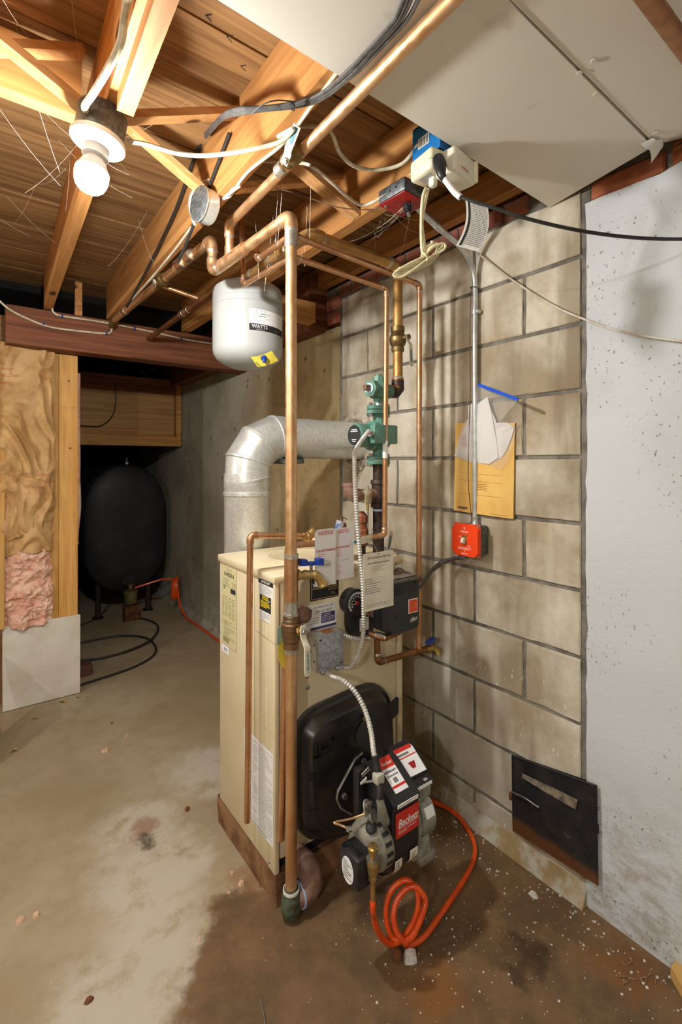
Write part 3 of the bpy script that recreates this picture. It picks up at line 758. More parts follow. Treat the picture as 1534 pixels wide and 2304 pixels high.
for s in (-1, 1): hb.loft([[(.78+s*a*.9, 1.183-s*a*.32-w, z0), (.78+s*a*.9, 1.183-s*a*.32+w, z0), (.78+s*a*.9, 1.183-s*a*.32+w, z1), (.78+s*a*.9, 1.183-s*a*.32-w, z1)] for a, w, z0, z1 in ((0, .008, zc+.026, zc+.037), (.014, .006, zc+.027, zc+.037), (.017, .011, zc+.027, zc+.045), (.034, .012, zc+.027, zc+.046))])
obj('blue_handle', hb, 'blue', dc)
# bronze flow check / ball valve half-way down
bv = obj('valve_body', G().lathe((.725, 1.205, .788), (0, 0, 1), [(.0225, 0), (.0225, .018), (.0235, .020), (.026, .024), (.026, .034), (.0275, .038), (.0275, .052), (.0295, .055), (.0295, .072), (.0245, .075), (.0245, .084), (.0235, .086), (.0235, .096)], 22), 'bronze', mf, angle=25)
obj('solder_ring', G().cyl((.725, 1.205, .882), (.725, 1.205, .890), .0225, n=18), 'solder', bv)
obj('solder_ring', G().cyl((.725, 1.205, .775), (.725, 1.205, .789), .020, n=18), 'solder', bv)
sd0 = Vector((.28, -.96, 0)).normalized(); pv = Vector((.725, 1.205, .846))
obj('stem', G().cyl(pv+sd0*.022, pv+sd0*.046, .0105, n=12), 'brass', bv)
obj('stop_collar', G().lathe(pv+sd0*.036, sd0, [(.0165, 0), (.0165, .004), (.012, .0045), (.012, .009)], 8), 'brass', bv)
d1 = Vector((.96, .28, 0)).normalized(); nn = sd0*.003
def lv(off, z): return pv+sd0*off+Vector((0, 0, z))
lev = [(lv(.044, .016), .008), (lv(.044, .008), .0105), (lv(.044, -.012), .0105), (lv(.054, -.032), .0105), (lv(.060, -.042), .0115), (lv(.061, -.108), .0120), (lv(.061, -.118), .0105), (lv(.061, -.124), .006)]
obj('lever', G().loft([[p-d1*w, p+d1*w, p+d1*w+nn, p-d1*w+nn] for p, w in lev]), 'lever', bv)
obj('lever_nut', hexnut(lv(.046, 0), sd0, .008, .008), 'steel', bv)
text(mf, 'WATTS', .014, lv(.0645, -.083), (0, 0, -1), d1, 'ink_teal', bold=.0004)
text(mf, 'ON', .008, lv(.0645, -.110), (0, 0, -1), d1, 'ink_pale')
text(mf, 'OFF', .007, lv(.0645, -.056), d1, Z1, 'ink_pale')
# iron tapping elbow beside the valve and the return elbow on the floor
obj('iron_elbow', G().tube([(.745, 1.215, .870), (.765, 1.218, .873), (.780, 1.224, .870), (.788, 1.238, .866), (.79, 1.262, .865)], [.020, .023, .0255, .0245, .023], 16), 'iron_brown', mf)
obj('floor_adapter', G().lathe((.725, 1.205, .090), (0, 0, -1), [(.0205, 0), (.0225, .004), (.0235, .010), (.0275, .022), (.0300, .042), (.0295, .064), (.022, .081), (.008, .0895)], 20), 'verdigris', mf)
obj('tape_ring', G().cyl((.725, 1.205, .080), (.725, 1.205, .088), .0240, n=20), 'porcelain', mf)
obj('iron_return_elbow', G().tube([(.738, 1.205, .052), (.760, 1.203, .052), (.782, 1.203, .056), (.797, 1.206, .070), (.797, 1.214, .092), (.790, 1.228, .112), (.782, 1.245, .122), (.775, 1.30, .128)],
    [.024, .0335, .035, .0355, .0355, .0345, .031, .029], 20), 'iron_brown', mf)
obj('tape_band', G().cyl((.752, 1.204, .052), (.757, 1.204, .052), .0345, n=20), M('thread tape', (168, 190, 226), None, rough=.6), mf)
obj('elbow_rim', G().tube([(.795, 1.222, .098), (.792, 1.226, .104)], .0372, 20), 'iron_brown', mf)
# valves and couplings on the long run to the girder
for yv in (1.84, 1.93): coupling(mf, (.656-(yv-1.65)*.049, yv, 2.129), (-.049, 1, 0), .0175, .055, 'copper')
ball_valve(mf, (.640, 2.15, 2.129), (-.049, 1, 0), .017, (-.6, 0, -.45), (-.1, -1, .1), .05, 'brass_old', mark=False)
coupling(mf, (.612, 2.72, 2.13), (-.049, 1, 0), .0172, .05, 'copper')
obj('end_fitting', G().cyl((.603, 2.9, 2.13), (.601, 2.96, 2.11), .022, n=12), 'brass_old', mf)

br = thing('branch_pipe', 'short copper branch linking two pipes left of the hanging grey tank', 'pipe', (.62, 2.12, 2.12))
pipe_run(br, [(.640, 2.20, 2.122), (.80, 2.16, 2.085)], .011, 'copper')
p4 = thing('heating_pipe', 'dull copper pipe running behind the grey tank towards the girder', 'pipe', (.805, 2.0, 2.05))
pipe_run(p4, [(.80, 1.93, 2.065), (.806, 2.985, 2.068)], .0143, 'copper_dark')
for yv in (2.3, 2.37): coupling(p4, (.802, yv, 2.066), (0, 1, 0), .0143, .03, 'copper_dark')

gp = thing('golden_header', 'thick golden copper header from the hanging grey tank across to the green pump column', 'pipe', (.86, 1.4, 2.07))
pipe_run(gp, [(.888, 1.822, 2.06), (.888, 1.822, 2.098), (.86, 1.31, 2.075), (1.262, 1.32, 2.072), (1.262, 1.32, 1.60), (1.195, 1.32, 1.593)], .0185, 'copper_gold')
for yv in (1.5, 1.62): coupling(gp, (.872, yv, 2.084), (.05, 1, .045), .019, .07, 'copper_gold')
ball_valve(gp, (1.262, 1.32, 1.795), (0, 0, 1), .0185, (.12, -1, 0), (.06, 0, -1), .11, 'brass_old', lw=.018)

pa = thing('zone_pipe', 'thin copper pipe passing in front of the green pump with white paint on it', 'pipe', (1.145, 1.262, 1.06))
pipe_run(pa, [(0.76, 1.616, 2.231), (0.76, 1.594, 1.97), (.765, 1.262, 1.958), (1.152, 1.262, 1.945), (1.142, 1.262, 1.073), (1.03, 1.262, 1.068)], .0092, 'copper')
obj('paint_patch', G().cyl((1.1454, 1.262, 1.345), (1.146, 1.262, 1.405), .0098, n=14), 'porcelain', pa)
pb = thing('zone_pipe', 'thin copper pipe dropping from overhead to behind the black control box', 'pipe', (1.273, 1.222, .66))
pipe_run(pb, [(0.734, 1.442, 2.068), (0.734, 1.436, 2.001), (.737, 1.222, 2.003), (1.277, 1.222, 1.975), (1.273, 1.222, .648)], .0097, 'copper')
dl = thing('drain_line', 'copper drain line under the control box with blue handled brass cock', 'pipe', (1.15, 1.222, .63))
pipe_run(dl, [(1.072, 1.222, 0.7516), (1.074, 1.222, 0.6535), (1.313, 1.222, .642)], .0105, 'copper_dark')
obj('tee', G().cyl((1.25, 1.222, .646), (1.296, 1.222, .643), .0125, n=14), 'copper_dark', dl)
k = obj('drain_cock', G().lathe((1.31, 1.222, .642), (1, -.2, 0), [(.014, 0), (.014, .008), (.010, .01), (.0125, .016), (.0125, .03), (.010, .034)], 12), 'brass', dl)
obj('spout', G().tube([(1.336, 1.216, .642), (1.348, 1.208, .636), (1.352, 1.2, .622)], [.010, .011, .0125], 12), 'brass', k)
obj('stem', G().cyl((1.332, 1.217, .65), (1.332, 1.217, .666), .004, n=8), 'steel', k)
obj('blue_handle', G().rbox((1.302, 1.205, .664), (1.362, 1.229, .676), .004, 1, Matrix.Rotation(.35, 3, 'Z')), 'blue', k)

# relief line on the left of the boiler, and the open-ended pipe beside the riser
rl = thing('relief_pipe', 'copper relief pipe running over and down the left side of the boiler', 'pipe', (.655, 1.345, .23))
pipe_run(rl, [(.855, 1.33, 1.088), (.662, 1.342, 1.106), (.652, 1.342, .232)], .0098, 'copper')
hp = thing('open_drop_pipe', 'open-ended copper drop pipe half hidden behind the riser', 'pipe', (.703, 1.236, .215))
pipe_run(hp, [(.86, 1.25, 1.075), (.735, 1.238, 1.08), (.708, 1.236, .217)], .0100, 'copper')

# ------------------------------------------------------------------ near-boiler fittings
rv = thing('relief_valve', 'small brass relief valve with a copper stub over the boiler lid', 'valve', (.88, 1.31, 1.07))
obj('body', G().lathe((.845, 1.325, 1.085), (1, -.1, 0), [(.013, 0), (.013, .01), (.017, .012), (.019, .03), (.017, .048), (.013, .05), (.013, .06)], 12), 'brass', rv, angle=25)
obj('bonnet', G().lathe((.875, 1.322, 1.085), (0, -.1, 1), [(.014, 0), (.016, .01), (.012, .022), (.006, .024), (.006, .03)], 12), 'brass', rv)
obj('copper_stub', G().tube([(.862, 1.29, 1.077), (.872, 1.268, 1.075), (.89, 1.255, 1.074), (.925, 1.25, 1.073), (.935, 1.249, 1.073)], [.013, .0145, .0145, .0135, .0135], 14), 'copper', rv)
fr = thing('feed_regulator', 'bell shaped brass feed regulator with blue and white tag above the boiler', 'valve', (.995, 1.32, 1.05))
obj('bell', G().lathe((.995, 1.32, 1.073), (0, 0, 1), [(.034, 0), (.035, .004), (.035, .010), (.022, .014), (.019, .03), (.0165, .046), (.010, .05), (.006, .052), (.006, .068)], 24), 'bronze', fr, angle=30)
for a in range(6):
    q = (.995+.03*math.cos(a*1.047), 1.32+.03*math.sin(a*1.047), 1.082); obj('screw', G().cyl(q, (q[0], q[1], 1.089), .0035, n=6), 'steel', fr)
obj('lever', G().rbox((.993, 1.316, 1.136), (1.022, 1.324, 1.139), .001, 1, Matrix.Rotation(.45, 3, 'Y')), 'brass', fr)
obj('body', G().cyl((.95, 1.32, 1.063), (1.04, 1.32, 1.063), .015, n=14), 'bronze', fr)
bt = obj('blue_tag', G().sheet(4, 6, lambda a, b: (.948+.032*a+.012*b, 1.30-.006*math.sin(a*3), 1.095+.036*b-.01*(a-.5))), M('blue striped tag', (220, 226, 236), (84, 122, 190), 60, .5), fr)
fv = thing('feed_valve', 'brass feed ball valve with white lever pointing left behind the notice tags', 'valve', (1.03, 1.262, 1.06))
ball_valve(fv, (1.052, 1.262, 1.068), (1, 0, 0), .0092, (.1, -1, .1), (-1, -.12, -.02), .085, 'brass', lw=.022)
st = thing('iron_union', 'rusty iron union and nipple standing on the boiler lid', 'fitting', (1.103, 1.34, .99))
obj('nipple', G().cyl((1.103, 1.34, .985), (1.103, 1.34, 1.06), .0135, n=14), 'iron_black', st)
obj('union', G().lathe((1.103, 1.34, 1.03), (0, 0, 1), [(.02, 0), (.022, .004), (.022, .03), (.018, .034), (.024, .04), (.024, .055), (.0185, .06), (.0175, .078), (.021, .083), (.021, .105), (.012, .118), (.009, .122)], 8), 'iron_red', st, angle=20)
av = thing('air_vent', 'small cream brass air vent canister on the brown iron tee', 'vent', (1.10, 1.305, 1.19))
obj('canister', G().lathe((1.10, 1.305, 1.185), (0, 0, 1), [(.012, 0), (.015, .004), (.016, .03), (.019, .036), (.019, .042), (.013, .047), (.005, .05), (.005, .062)], 20), M('vent nickel', (206, 196, 168), (186, 172, 140), 40, .35, .6), av)
obj('nipple', G().cyl((1.10, 1.305, 1.16), (1.10, 1.305, 1.187), .006, n=10), 'brass', av)
ip = thing('iron_supply_tee', 'dark iron pipe and tee rising from boiler to the green pump', 'pipe', (1.165, 1.32, .985))
obj('pipe_length', G().cyl((1.165, 1.32, .985), (1.165, 1.32, 1.33), .0205, n=16), 'iron_black', ip)
obj('tee', G().lathe((1.165, 1.32, 1.165), (0, 0, 1), [(.028, 0), (.029, .004), (.029, .014), (.025, .018), (.025, .082), (.029, .086), (.029, .098), (.028, .1)], 18), 'iron_black', ip)
obj('tee_arm', G().cyl((1.165, 1.32, 1.215), (1.06, 1.325, 1.215), .019, n=16), 'iron_brown', ip)
obj('iron_elbow', G().tube([(1.08, 1.325, 1.213), (1.058, 1.328, 1.212), (1.046, 1.332, 1.222), (1.044, 1.335, 1.25)], [.023, .025, .025, .024], 16), 'iron_brown', ip)
obj('elbow_rim', G().cyl((1.044, 1.335, 1.245), (1.044, 1.335, 1.256), .0262, n=16), 'iron_brown', ip)
obj('tape_band', G().cyl((1.165, 1.32, 1.152), (1.165, 1.32, 1.160), .0225, n=16), M('thread tape pale', (180, 200, 226), None, rough=.6), ip)
l0, l1 = Vector((1.249, 1.36, 0.9774)), Vector((1.266, 1.36, 1.059))
obj('lever', G().loft([[p-X1*w, p+X1*w, p+X1*w+Y1*.004, p-X1*w+Y1*.004] for p, w in ((l0-Z1*.03, .008), (l0, .009), (l0.lerp(l1, .5), .010), (l1, .009), (l1+Z1*.006, .005))]), 'lever', ip)
obj('lever_marking', G().loft([[p-X1*.004-Y1*.0006, p+X1*.004-Y1*.0006, p+X1*.004, p-X1*.004] for p in (l0.lerp(l1, .25), l0.lerp(l1, .85))]), 'ink_teal', ip)
# circulator
GX, GY = 1.165, 1.32
cp = thing('circulator_pump', 'green cast circulator pump with flanges on the iron riser', 'pump', (GX, GY, 1.325))
def flange(z, up):
    f = obj('flange', G().loft([[(GX+r*math.cos(a)*(1.0), GY+r*.62*math.sin(a)+0, z+h) for a in [2*math.pi*i/24 for i in range(24)]] for r, h in ((.048, 0), (.050, .002), (.050, .012), (.048, .014))]), 'green', cp, angle=25)
    for s in (-1, 1):
        for zz, dd in ((z+.014, 1), (z, -1)):
            obj('bolt', hexnut((GX+s*.040, GY-.004, zz), (0, 0, dd), .0085, .009), 'steel', f)
for z in (1.322, 1.338, 1.505, 1.521): flange(z, 1)
obj('volute', G().lathe((GX, GY, 1.35), (0, 0, 1), [(.026, 0), (.020, .012), (.022, .03), (.036, .05), (.048, .065), (.048, .1), (.036, .118), (.022, .132), (.020, .145), (.026, .156)], 20), 'green', cp)
obj('motor', G().lathe((GX+.02, GY, 1.425), (-1, 0, 0), [(.052, 0), (.053, .005), (.053, .058), (.044, .062), (.042, .07), (.042, .128), (.039, .133)], 28), 'green', cp, angle=30)
nm = obj('nameplate', G().cyl((GX-.1128, GY, 1.425), (GX-.1142, GY, 1.425), .036, n=28), 'ink', cp)
for zz, w in ((1.443, .03), (1.437, .04), (1.408, .024), (1.402, .018)):
    obj('print_line', G().box((GX-.1143, GY-w/2, zz), (GX-.1147, GY+w/2, zz+.003)), 'ink_white', nm, smooth=False)
obj('terminal_box', G().rbox((GX-.075, GY-.066, 1.395), (GX+.035, GY-.038, 1.462), .005), 'green', cp)
obj('elbow_connector', G().tube([(GX-.078, GY-.055, 1.428), (GX-.092, GY-.058, 1.43)], .011, 10), 'steel', cp)
# flow-check
fc = thing('flow_check_valve', 'green flow check valve with square brown plug above the pump', 'valve', (GX, GY, 1.535))
obj('body', G().lathe((GX, GY, 1.545), (0, 0, 1), [(.018, 0), (.018, .016), (.03, .02), (.037, .032), (.037, .066), (.03, .078), (.022, .082), (.022, .096), (.014, .098), (.012, .106)], 8), 'green', fc, angle=20)
obj('outlet', G().cyl((GX, GY, 1.592), (GX+.055, GY, 1.593), .027, n=16), 'green', fc)
obj('inlet_nipple', G().cyl((GX, GY, 1.53), (GX, GY, 1.552), .0165, n=14), 'steel', fc)
hx = obj('hex_boss', hexnut((GX-.03, GY-.008, 1.594), (-1, -.2, 0), .031, .024), 'green', fc)
obj('seal_ring', G().cyl((GX-.053, GY-.013, 1.594), (GX-.058, GY-.014, 1.594), .0195, n=18), M('pale sealant', (176, 200, 206), None, rough=.5), fc)
obj('square_plug', G().rbox((GX-.080, GY-.024, 1.585), (GX-.058, GY-.006, 1.605), .002, 1), 'iron_brown', fc)
obj('iron_elbow', G().tube([(GX+.05, GY, 1.593), (GX+.085, GY, 1.594), (GX+.097, GY, 1.606), (GX+.097, GY, 1.64)], [.0235, .0245, .0245, .0235], 16), 'iron_black', fc)

# ------------------------------------------------------------------ expansion tank
ex = thing('expansion_tank', 'light grey expansion tank hanging under the golden header', 'tank', (.888, 1.822, 1.715))
TC = Vector((.888, 1.822, 0)); TR = .1425
prof = [(.002, 1.712), (.03, 1.714), (.07, 1.722), (.105, 1.736), (.128, 1.753), (.139, 1.772), (TR, 1.792), (TR, 1.958), (TR-.002, 1.960), (TR, 1.963), (TR, 1.983), (TR-.002, 1.986), (TR, 1.989), (.1415, 2.02), (.136, 2.038), (.12, 2.052), (.08, 2.062), (.02, 2.066)]
obj('shell', G().lathe(TC, Z1, prof, 56), 'grey_tank', ex, angle=30)
def wrap(a0, a1, z0, z1, off, n=20, c=TC, r=TR):
    g = G(); g.loft([[(c.x+(r+o)*math.cos(a), c.y+(r+o)*math.sin(a), z) for z, o in ((z0, off), (z1, off), (z1, off*.2), (z0, off*.2))] for a in [a0+(a1-a0)*i/n for i in range(n+1)]]); return g
D = math.radians
lab = obj('label', wrap(D(246), D(320), 1.868, 1.925, .0006), 'label_white', ex)
obj('label_band', wrap(D(246), D(320), 1.842, 1.868, .0007), 'ink', ex)
def curved_text(parent, body, size, a_mid, z, mat, c=TC, r=TR, bold=0, sx=1., off=.0009):
    o = text(parent, body, size, (0, 0, 0), X1, Y1, mat, bold=bold, sx=sx); org = wpos(parent)
    for v in o.data.vertices:
        p = v.co+org; a = a_mid+p.x/r; v.co = Vector((c.x+(r+off+abs(p.z))*math.cos(a), c.y+(r+off+abs(p.z))*math.sin(a), z+p.y))-org
    return o
curved_text(ex, 'Model:  ETX 30', .0085, D(262), 1.918, 'ink_grey')
curved_text(ex, 'Pretreated Expansion Tank', .0085, D(265), 1.908, 'ink_grey', sx=.8)
curved_text(ex, 'with Diaphragm', .0085, D(263), 1.899, 'ink_grey')
curved_text(ex, 'air temperature 240 F   max. 100 PSI', .005, D(264), 1.890, 'ink_pale')
curved_text(ex, 'air charge 12 psi', .005, D(266), 1.882, 'ink_pale')
curved_text(ex, 'WATTS', .019, D(263), 1.857, 'ink_white', bold=.0008)
curved_text(ex, 'REGULATOR', .006, D(264), 1.846, 'ink_white')
curved_text(ex, 'Watts', .006, D(295), 1.852, 'ink_white')
c0, c1, c2, c3 = (Vector(v) for v in ((0.8388, 1.697, 1.738), (0.9108, 1.661, 1.766), (0.9441, 1.667, 1.733), (0.8724, 1.703, 1.704)))
yt = obj('yellow_tag', G().sheet(8, 8, lambda a, b: c0.lerp(c1, a).lerp(c3.lerp(c2, a), b)+Vector((-.3, -.3, -.6))*.010*math.sin(a*3.1)), 'yellow', ex)
vc = Vector((0.8825, 1.67, 1.734)); obj('valve_cap', G().lathe(vc, (-.2, -.5, -.8), [(.012, -.004), (.012, .003), (.008, .006), (.007, .018), (.005, .02)], 14), 'blue', ex)
text(ex, 'AIR', .011, tuple(c0.lerp(c3, .55)+(c1-c0)*.13+Vector((-.004, -.006, -.008))), c3-c0, c1-c0, 'ink')

# ------------------------------------------------------------------ flue
fp = thing('flue_pipe', 'galvanised flue pipe rising behind the boiler and elbowing into the wall', 'duct', (.862, 1.775, .96))
FX, FY, FR = .862, 1.778, .0905
obj('pipe_length', G().lathe((FX, FY, .30), Z1, [(FR, 0), (FR, .93), (FR+.0015, .933), (FR+.0015, .955), (FR, .985)], 40), 'galv', fp)
obj('crimp_collar', G().lathe((FX, FY, 1.195), Z1, [(FR-.001, 0), (FR+.0035, .003), (FR+.0035, .016), (FR-.001, .019)], 40), 'galv', fp)
def ring_loop(c, ax, r, n=40):
    ax = Vector(ax).normalized(); y = Vector((0, 1, 0)); x = y.cross(ax).normalized(); return [Vector(c)+(x*math.cos(2*math.pi*i/n)+y*math.sin(2*math.pi*i/n))*r for i in range(n)]
FZ = 1.432; RB = .142
ctr = Vector((FX+RB, FY, FZ-RB)); cuts = [0, 26, 58, 90]
def at(deg, r=FR):
    a = D(deg); c = ctr+Vector((-RB*math.cos(a), 0, RB*math.sin(a))); return ring_loop(c, (math.sin(a), 0, math.cos(a)), r)
for i, (a, b) in enumerate(((-14, 16), (16, 48), (48, 80), (80, 94))):
    rr = FR+.0015+.0006*i
    obj('elbow_gore', G().loft([at(a, rr-.001), at(a+1.0, rr+.003), at(a+3, rr+.003), at(a+4.0, rr), at(b, rr)], cap=False), 'galv', fp, angle=25)
hz = []
for i in range(15):
    x = FX+RB+.004+(WX+.02-FX-RB)*i/14; s = 1-.012*math.sin(i*1.1)
    hz.append([(x, FY+FR*.97*s*math.cos(2*math.pi*k/40), FZ+FR*.97*math.sin(2*math.pi*k/40)*(1+.01*math.sin(i*2+k*.5))) for k in range(40)])
obj('pipe_length', G().loft(hz, cap=False), 'galv', fp, angle=50)
obj('seam', G().rbox((FX+.34, FY-FR-.001, FZ-.045), (FX+.50, FY-FR+.006, FZ-.043), .0005, 1), 'galv_dark', fp)
obj('clean_cap', G().lathe((FX+.19, FY, FZ-.088), (0, 0, -1), [(.07, 0), (.07, .018), (.066, .02), (.03, .022)], 30), 'galv_dark', fp)
for q in ((FX+.178, FY-.078, FZ-.045), (FX-.052, FY-.075, 1.20), (FX+.02, FY-.09, 1.203)):
    obj('screw', G().sph(q, .0045, 10, 6), 'yellow' if q[2] > 1.3 else 'steel', fp)

# ------------------------------------------------------------------ boiler
BX0, BX1, BY0, BY1, BZ0, BZ1 = .702, 1.228, 1.2625, 1.672, .10, .972
pad = G()
def jag(p, s, am): return tuple(p[i]+am*noise.noise((p[0]*9+s, p[1]*9, p[2]*9+i)) for i in range(3))
def pad_face(a, b):
    per = [(1.215, BY0-.004), (BX0+.004, BY0-.004), (BX0+.002, 1.695), (1.215, 1.695)]
    t = a*3; i = min(int(t), 2); f = t-i
    x = per[i][0]+(per[i+1][0]-per[i][0])*f; y = per[i][1]+(per[i+1][1]-per[i][1])*f
    return jag((x, y, .0985*b), 2, .006*(1 if 0 < b < 1 else .3))
pad.sheet(60, 5, pad_face); pad.box((BX0+.012, BY0+.01, 0), (1.21, 1.69, .097))
solo('boiler_pad', pad, 'base_pad', 'brown stained concrete pad under the tan boiler', 'pad', smooth=False)

bo = thing('boiler', 'tan sheet metal oil boiler standing on a stained pad', 'boiler', (.96, 1.46, .10))
obj('jacket_side', G().rbox((BX0, BY0+.012, BZ0), (BX0+.018, BY1, BZ1), .003), 'tan_paint', bo)
obj('jacket_side', G().rbox((BX1-.018, BY0+.008, BZ0), (BX1, BY1, BZ1), .003), 'tan_paint', bo)
obj('jacket_back', G().box((BX0+.01, BY1-.01, BZ0), (BX1-.01, BY1-.002, BZ1)), 'tan_paint', bo, smooth=False)
# side panel flange wraps the front-left corner; the front panel sits in it with a dark reveal
obj('corner_flange', G().rbox((BX0-.001, BY0-.003, BZ0-.004), (BX0+.016, BY0+.045, BZ1-.002), .004), 'tan_paint', bo)
obj('front_panel', G().rbox((BX0+.020, BY0, BZ0+.035), (BX1-.030, BY0+.012, BZ1-.004), .003), 'tan_paint', bo)
obj('corner_flange', G().rbox((BX1-.026, BY0-.003, BZ0), (BX1+.001, BY0+.04, BZ1-.002), .004), 'tan_paint', bo)
obj('core', G().box((BX0+.03, BY0+.014, BZ0), (BX1-.03, BY1-.02, BZ1-.01)), 'dark', bo, smooth=False)
obj('lid', G().rbox((BX0-.006, BY0+.078, BZ1-.004), (BX1+.006, BY1+.006, BZ1+.022), .005), 'tan_paint', bo)
obj('lid_front', G().rbox((BX0-.004, BY0-.006, BZ1-.006), (BX1+.004, BY0+.080, BZ1+.016), .005), 'tan_paint', bo)
obj('lid_knockout', G().lathe((.93, 1.475, BZ1+.0215), Z1, [(.125, 0), (.125, .0015), (.119, .0022), (.117, .0008), (.02, .0012)], 48), 'tan_paint', bo)
for p in ((BX0-.002, BY0+.03, .905), (BX0-.002, BY0+.03, .118)): obj('screw', G().sph(p, .004, 10, 6), 'steel', bo)
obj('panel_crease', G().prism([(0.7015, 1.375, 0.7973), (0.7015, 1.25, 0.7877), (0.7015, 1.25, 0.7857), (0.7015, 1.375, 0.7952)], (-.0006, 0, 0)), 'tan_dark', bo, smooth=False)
obj('panel_crease', G().prism([(0.7015, 1.419, 0.5227), (0.7015, 1.268, 0.5172), (0.7015, 1.268, 0.5152), (0.7015, 1.419, 0.5205)], (-.0006, 0, 0)), 'cream_label', bo, smooth=False)
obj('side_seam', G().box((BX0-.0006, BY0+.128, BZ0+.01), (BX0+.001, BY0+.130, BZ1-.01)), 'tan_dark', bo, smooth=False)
XS = BX0-.0004; RT = Vector((0, -1, 0)); DN = Vector((0, 0, -1))
def side_label(name, y0, y1, z0, z1, mat, off=.0004): return obj(name, G().box((XS-off, y1, z0), (XS+.0002, y0, z1)), mat, bo, smooth=False)
# rating label
XS = BX0-.0014
rl_ = side_label('rating_label', 1.650, 1.525, .680, .960, 'cream_label')
xo = XS-.0006
text(rl_, 'GOLD OIL', .010, (xo, 1.585, .950), RT, Z1, 'ink_olive'); text(rl_, 'P-WGO-3', .019, (xo, 1.585, .932), RT, Z1, 'ink', bold=.0005)
printing(rl_, (xo, 1.635, .918), RT*.06, DN*.03, 4, 'ink_olive', seed=2); printing(rl_, (xo, 1.56, .912), RT*.03, DN*.024, 3, 'ink_olive', seed=3)
obj('badge', G().box((xo-.0003, 1.532, .872), (xo, 1.572, .888)), 'ink', rl_, smooth=False)
obj('approval_mark', G().cyl((xo, 1.625, .885), (xo-.0003, 1.625, .885), .009, n=16), 'ink_olive', rl_)
for k in range(4): printing(rl_, (xo, 1.642-k*.027, .855), RT*.02, DN*.075, 9, 'ink_olive', seed=4+k)
printing(rl_, (xo, 1.63, .770), RT*.07, DN*.020, 3, 'ink_olive', seed=9); printing(rl_, (xo, 1.63, .748), RT*.09, DN*.045, 7, 'ink_olive', seed=10)
obj('rule', G().box((xo-.0003, 1.525, .757), (xo, 1.650, .758)), 'ink_olive', rl_, smooth=False)
obj('bar_code', G().box((xo-.0003, 1.585, .690), (xo, 1.635, .708)), 'ink_olive', rl_, smooth=False)
sk = side_label('sticker', 1.652, 1.585, .648, .676, 'label_white'); printing(sk, (xo, 1.63, .668), RT*.03, DN*.012, 3, 'ink_blue', seed=4)
# warning labels by the front edge
wl_ = side_label('notice_label', 1.362, 1.268, .918, .966, 'label_white')
obj('heading', G().box((xo-.0003, 1.268, .953), (xo, 1.362, .966)), 'ink', wl_, smooth=False); text(wl_, 'IMPORTANT', .010, (xo-.0005, 1.315, .9595), RT, Z1, 'ink_white')
printing(wl_, (xo, 1.356, .950), RT*.08, DN*.030, 7, 'ink_pale', seed=5)
w2 = side_label('caution_label', 1.352, 1.283, .871, .919, 'ink', .0008)
obj('caution_heading', G().box((xo-.0006, 1.298, .906), (xo, 1.337, .917)), 'yellow_lab', w2, smooth=False); text(w2, 'CAUTION', .008, (xo-.0009, 1.3175, .9115), RT, Z1, 'ink')
printing(w2, (xo-.0004, 1.348, .903), RT*.06, DN*.022, 5, 'yellow_lab', fill=1.1, seed=6, words=False)
w3 = side_label('small_notice_label', 1.358, 1.286, .841, .871, 'label_white'); printing(w3, (xo, 1.352, .867), RT*.06, DN*.022, 4, 'ink_pale', seed=7)
# instruction sheet low on the side
sh = side_label('instruction_sheet', 1.462, 1.268, .175, .452, 'label_white', .0006)
printing(sh, (xo-.0003, 1.456, .446), RT*.088, DN*.26, 38, 'ink_pale', fill=.5, seed=12); printing(sh, (xo-.0003, 1.362, .446), RT*.088, DN*.26, 38, 'ink_pale', fill=.5, seed=13)
printing(sh, (xo-.0003, 1.456, .184), RT*.15, DN*.006, 1, 'ink_grey', fill=1, seed=14)
# front labels
FYP = BY0-.0006
def front_label(name, a, b, mat, t=.0006): return obj(name, G().rbox((a[0], FYP-t, b[1]), (b[0], BY0+.0002, a[1]), .0002, 1), mat, bo, smooth=False)
x0, x1 = (0.8274, 1.262, 0.9043)[0], (0.9388, 1.262, 0.9073)[0]
npz0, npz1 = (0.8274, 1.262, 0.8918)[2], (0.8274, 1.262, 0.8918)[2]+.080
np_ = obj('nameplate', G().rbox((x0, BY0-.003, npz0), (x1, BY0, npz1), .006, 2), 'ink', bo)
xm = (x0+x1)/2; yl = BY0-.0034
fr_ = G()
for a, b, c, d in ((x0+.004, npz0+.004, x1-.004, npz0+.0055), (x0+.004, npz0+.004, x0+.0055, npz1-.004), (x0+.008, npz0+.0365, x1-.006, npz0+.0385)): fr_.box((a, yl, b), (c, yl+.0006, d))
obj('gold_border', fr_, 'ink_gold', np_, smooth=False)
text(np_, 'WEIL-McLAIN', .018, (xm, yl, npz0+.0475), X1, Z1, 'ink_white', bold=.0006, sx=.86)
text(np_, 'GOLD', .0135, (x1-.024, yl, npz0+.030), X1, Z1, 'ink_gold'); text(np_, 'OIL', .011, (x1-.024, yl, npz0+.016), X1, Z1, 'ink_gold')
sx0, sx1 = (0.8043, 1.262, 0.8792)[0], (0.9297, 1.262, 0.8797)[0]; sz1 = (0.8043, 1.262, 0.8792)[2]; sz0 = (0.9297, 1.262, 0.8041)[2]-.004
sv = obj('service_sticker', G().rbox((sx0, BY0-.0008, sz0), (sx1, BY0, sz1), .0003, 1), 'label_white', bo, smooth=False)
ys = BY0-.0011; sw = sx1-sx0; shh = sz1-sz0
obj('purple_box', G().box((sx0+sw*.53, ys, sz0+shh*.2), (sx1-sw*.04, ys+.0003, sz0+shh*.60)), 'ink_blue', sv, smooth=False)
obj('purple_band', G().box((sx0+sw*.2, ys, sz0), (sx1, ys+.0003, sz0+shh*.09)), 'ink_blue', sv, smooth=False)
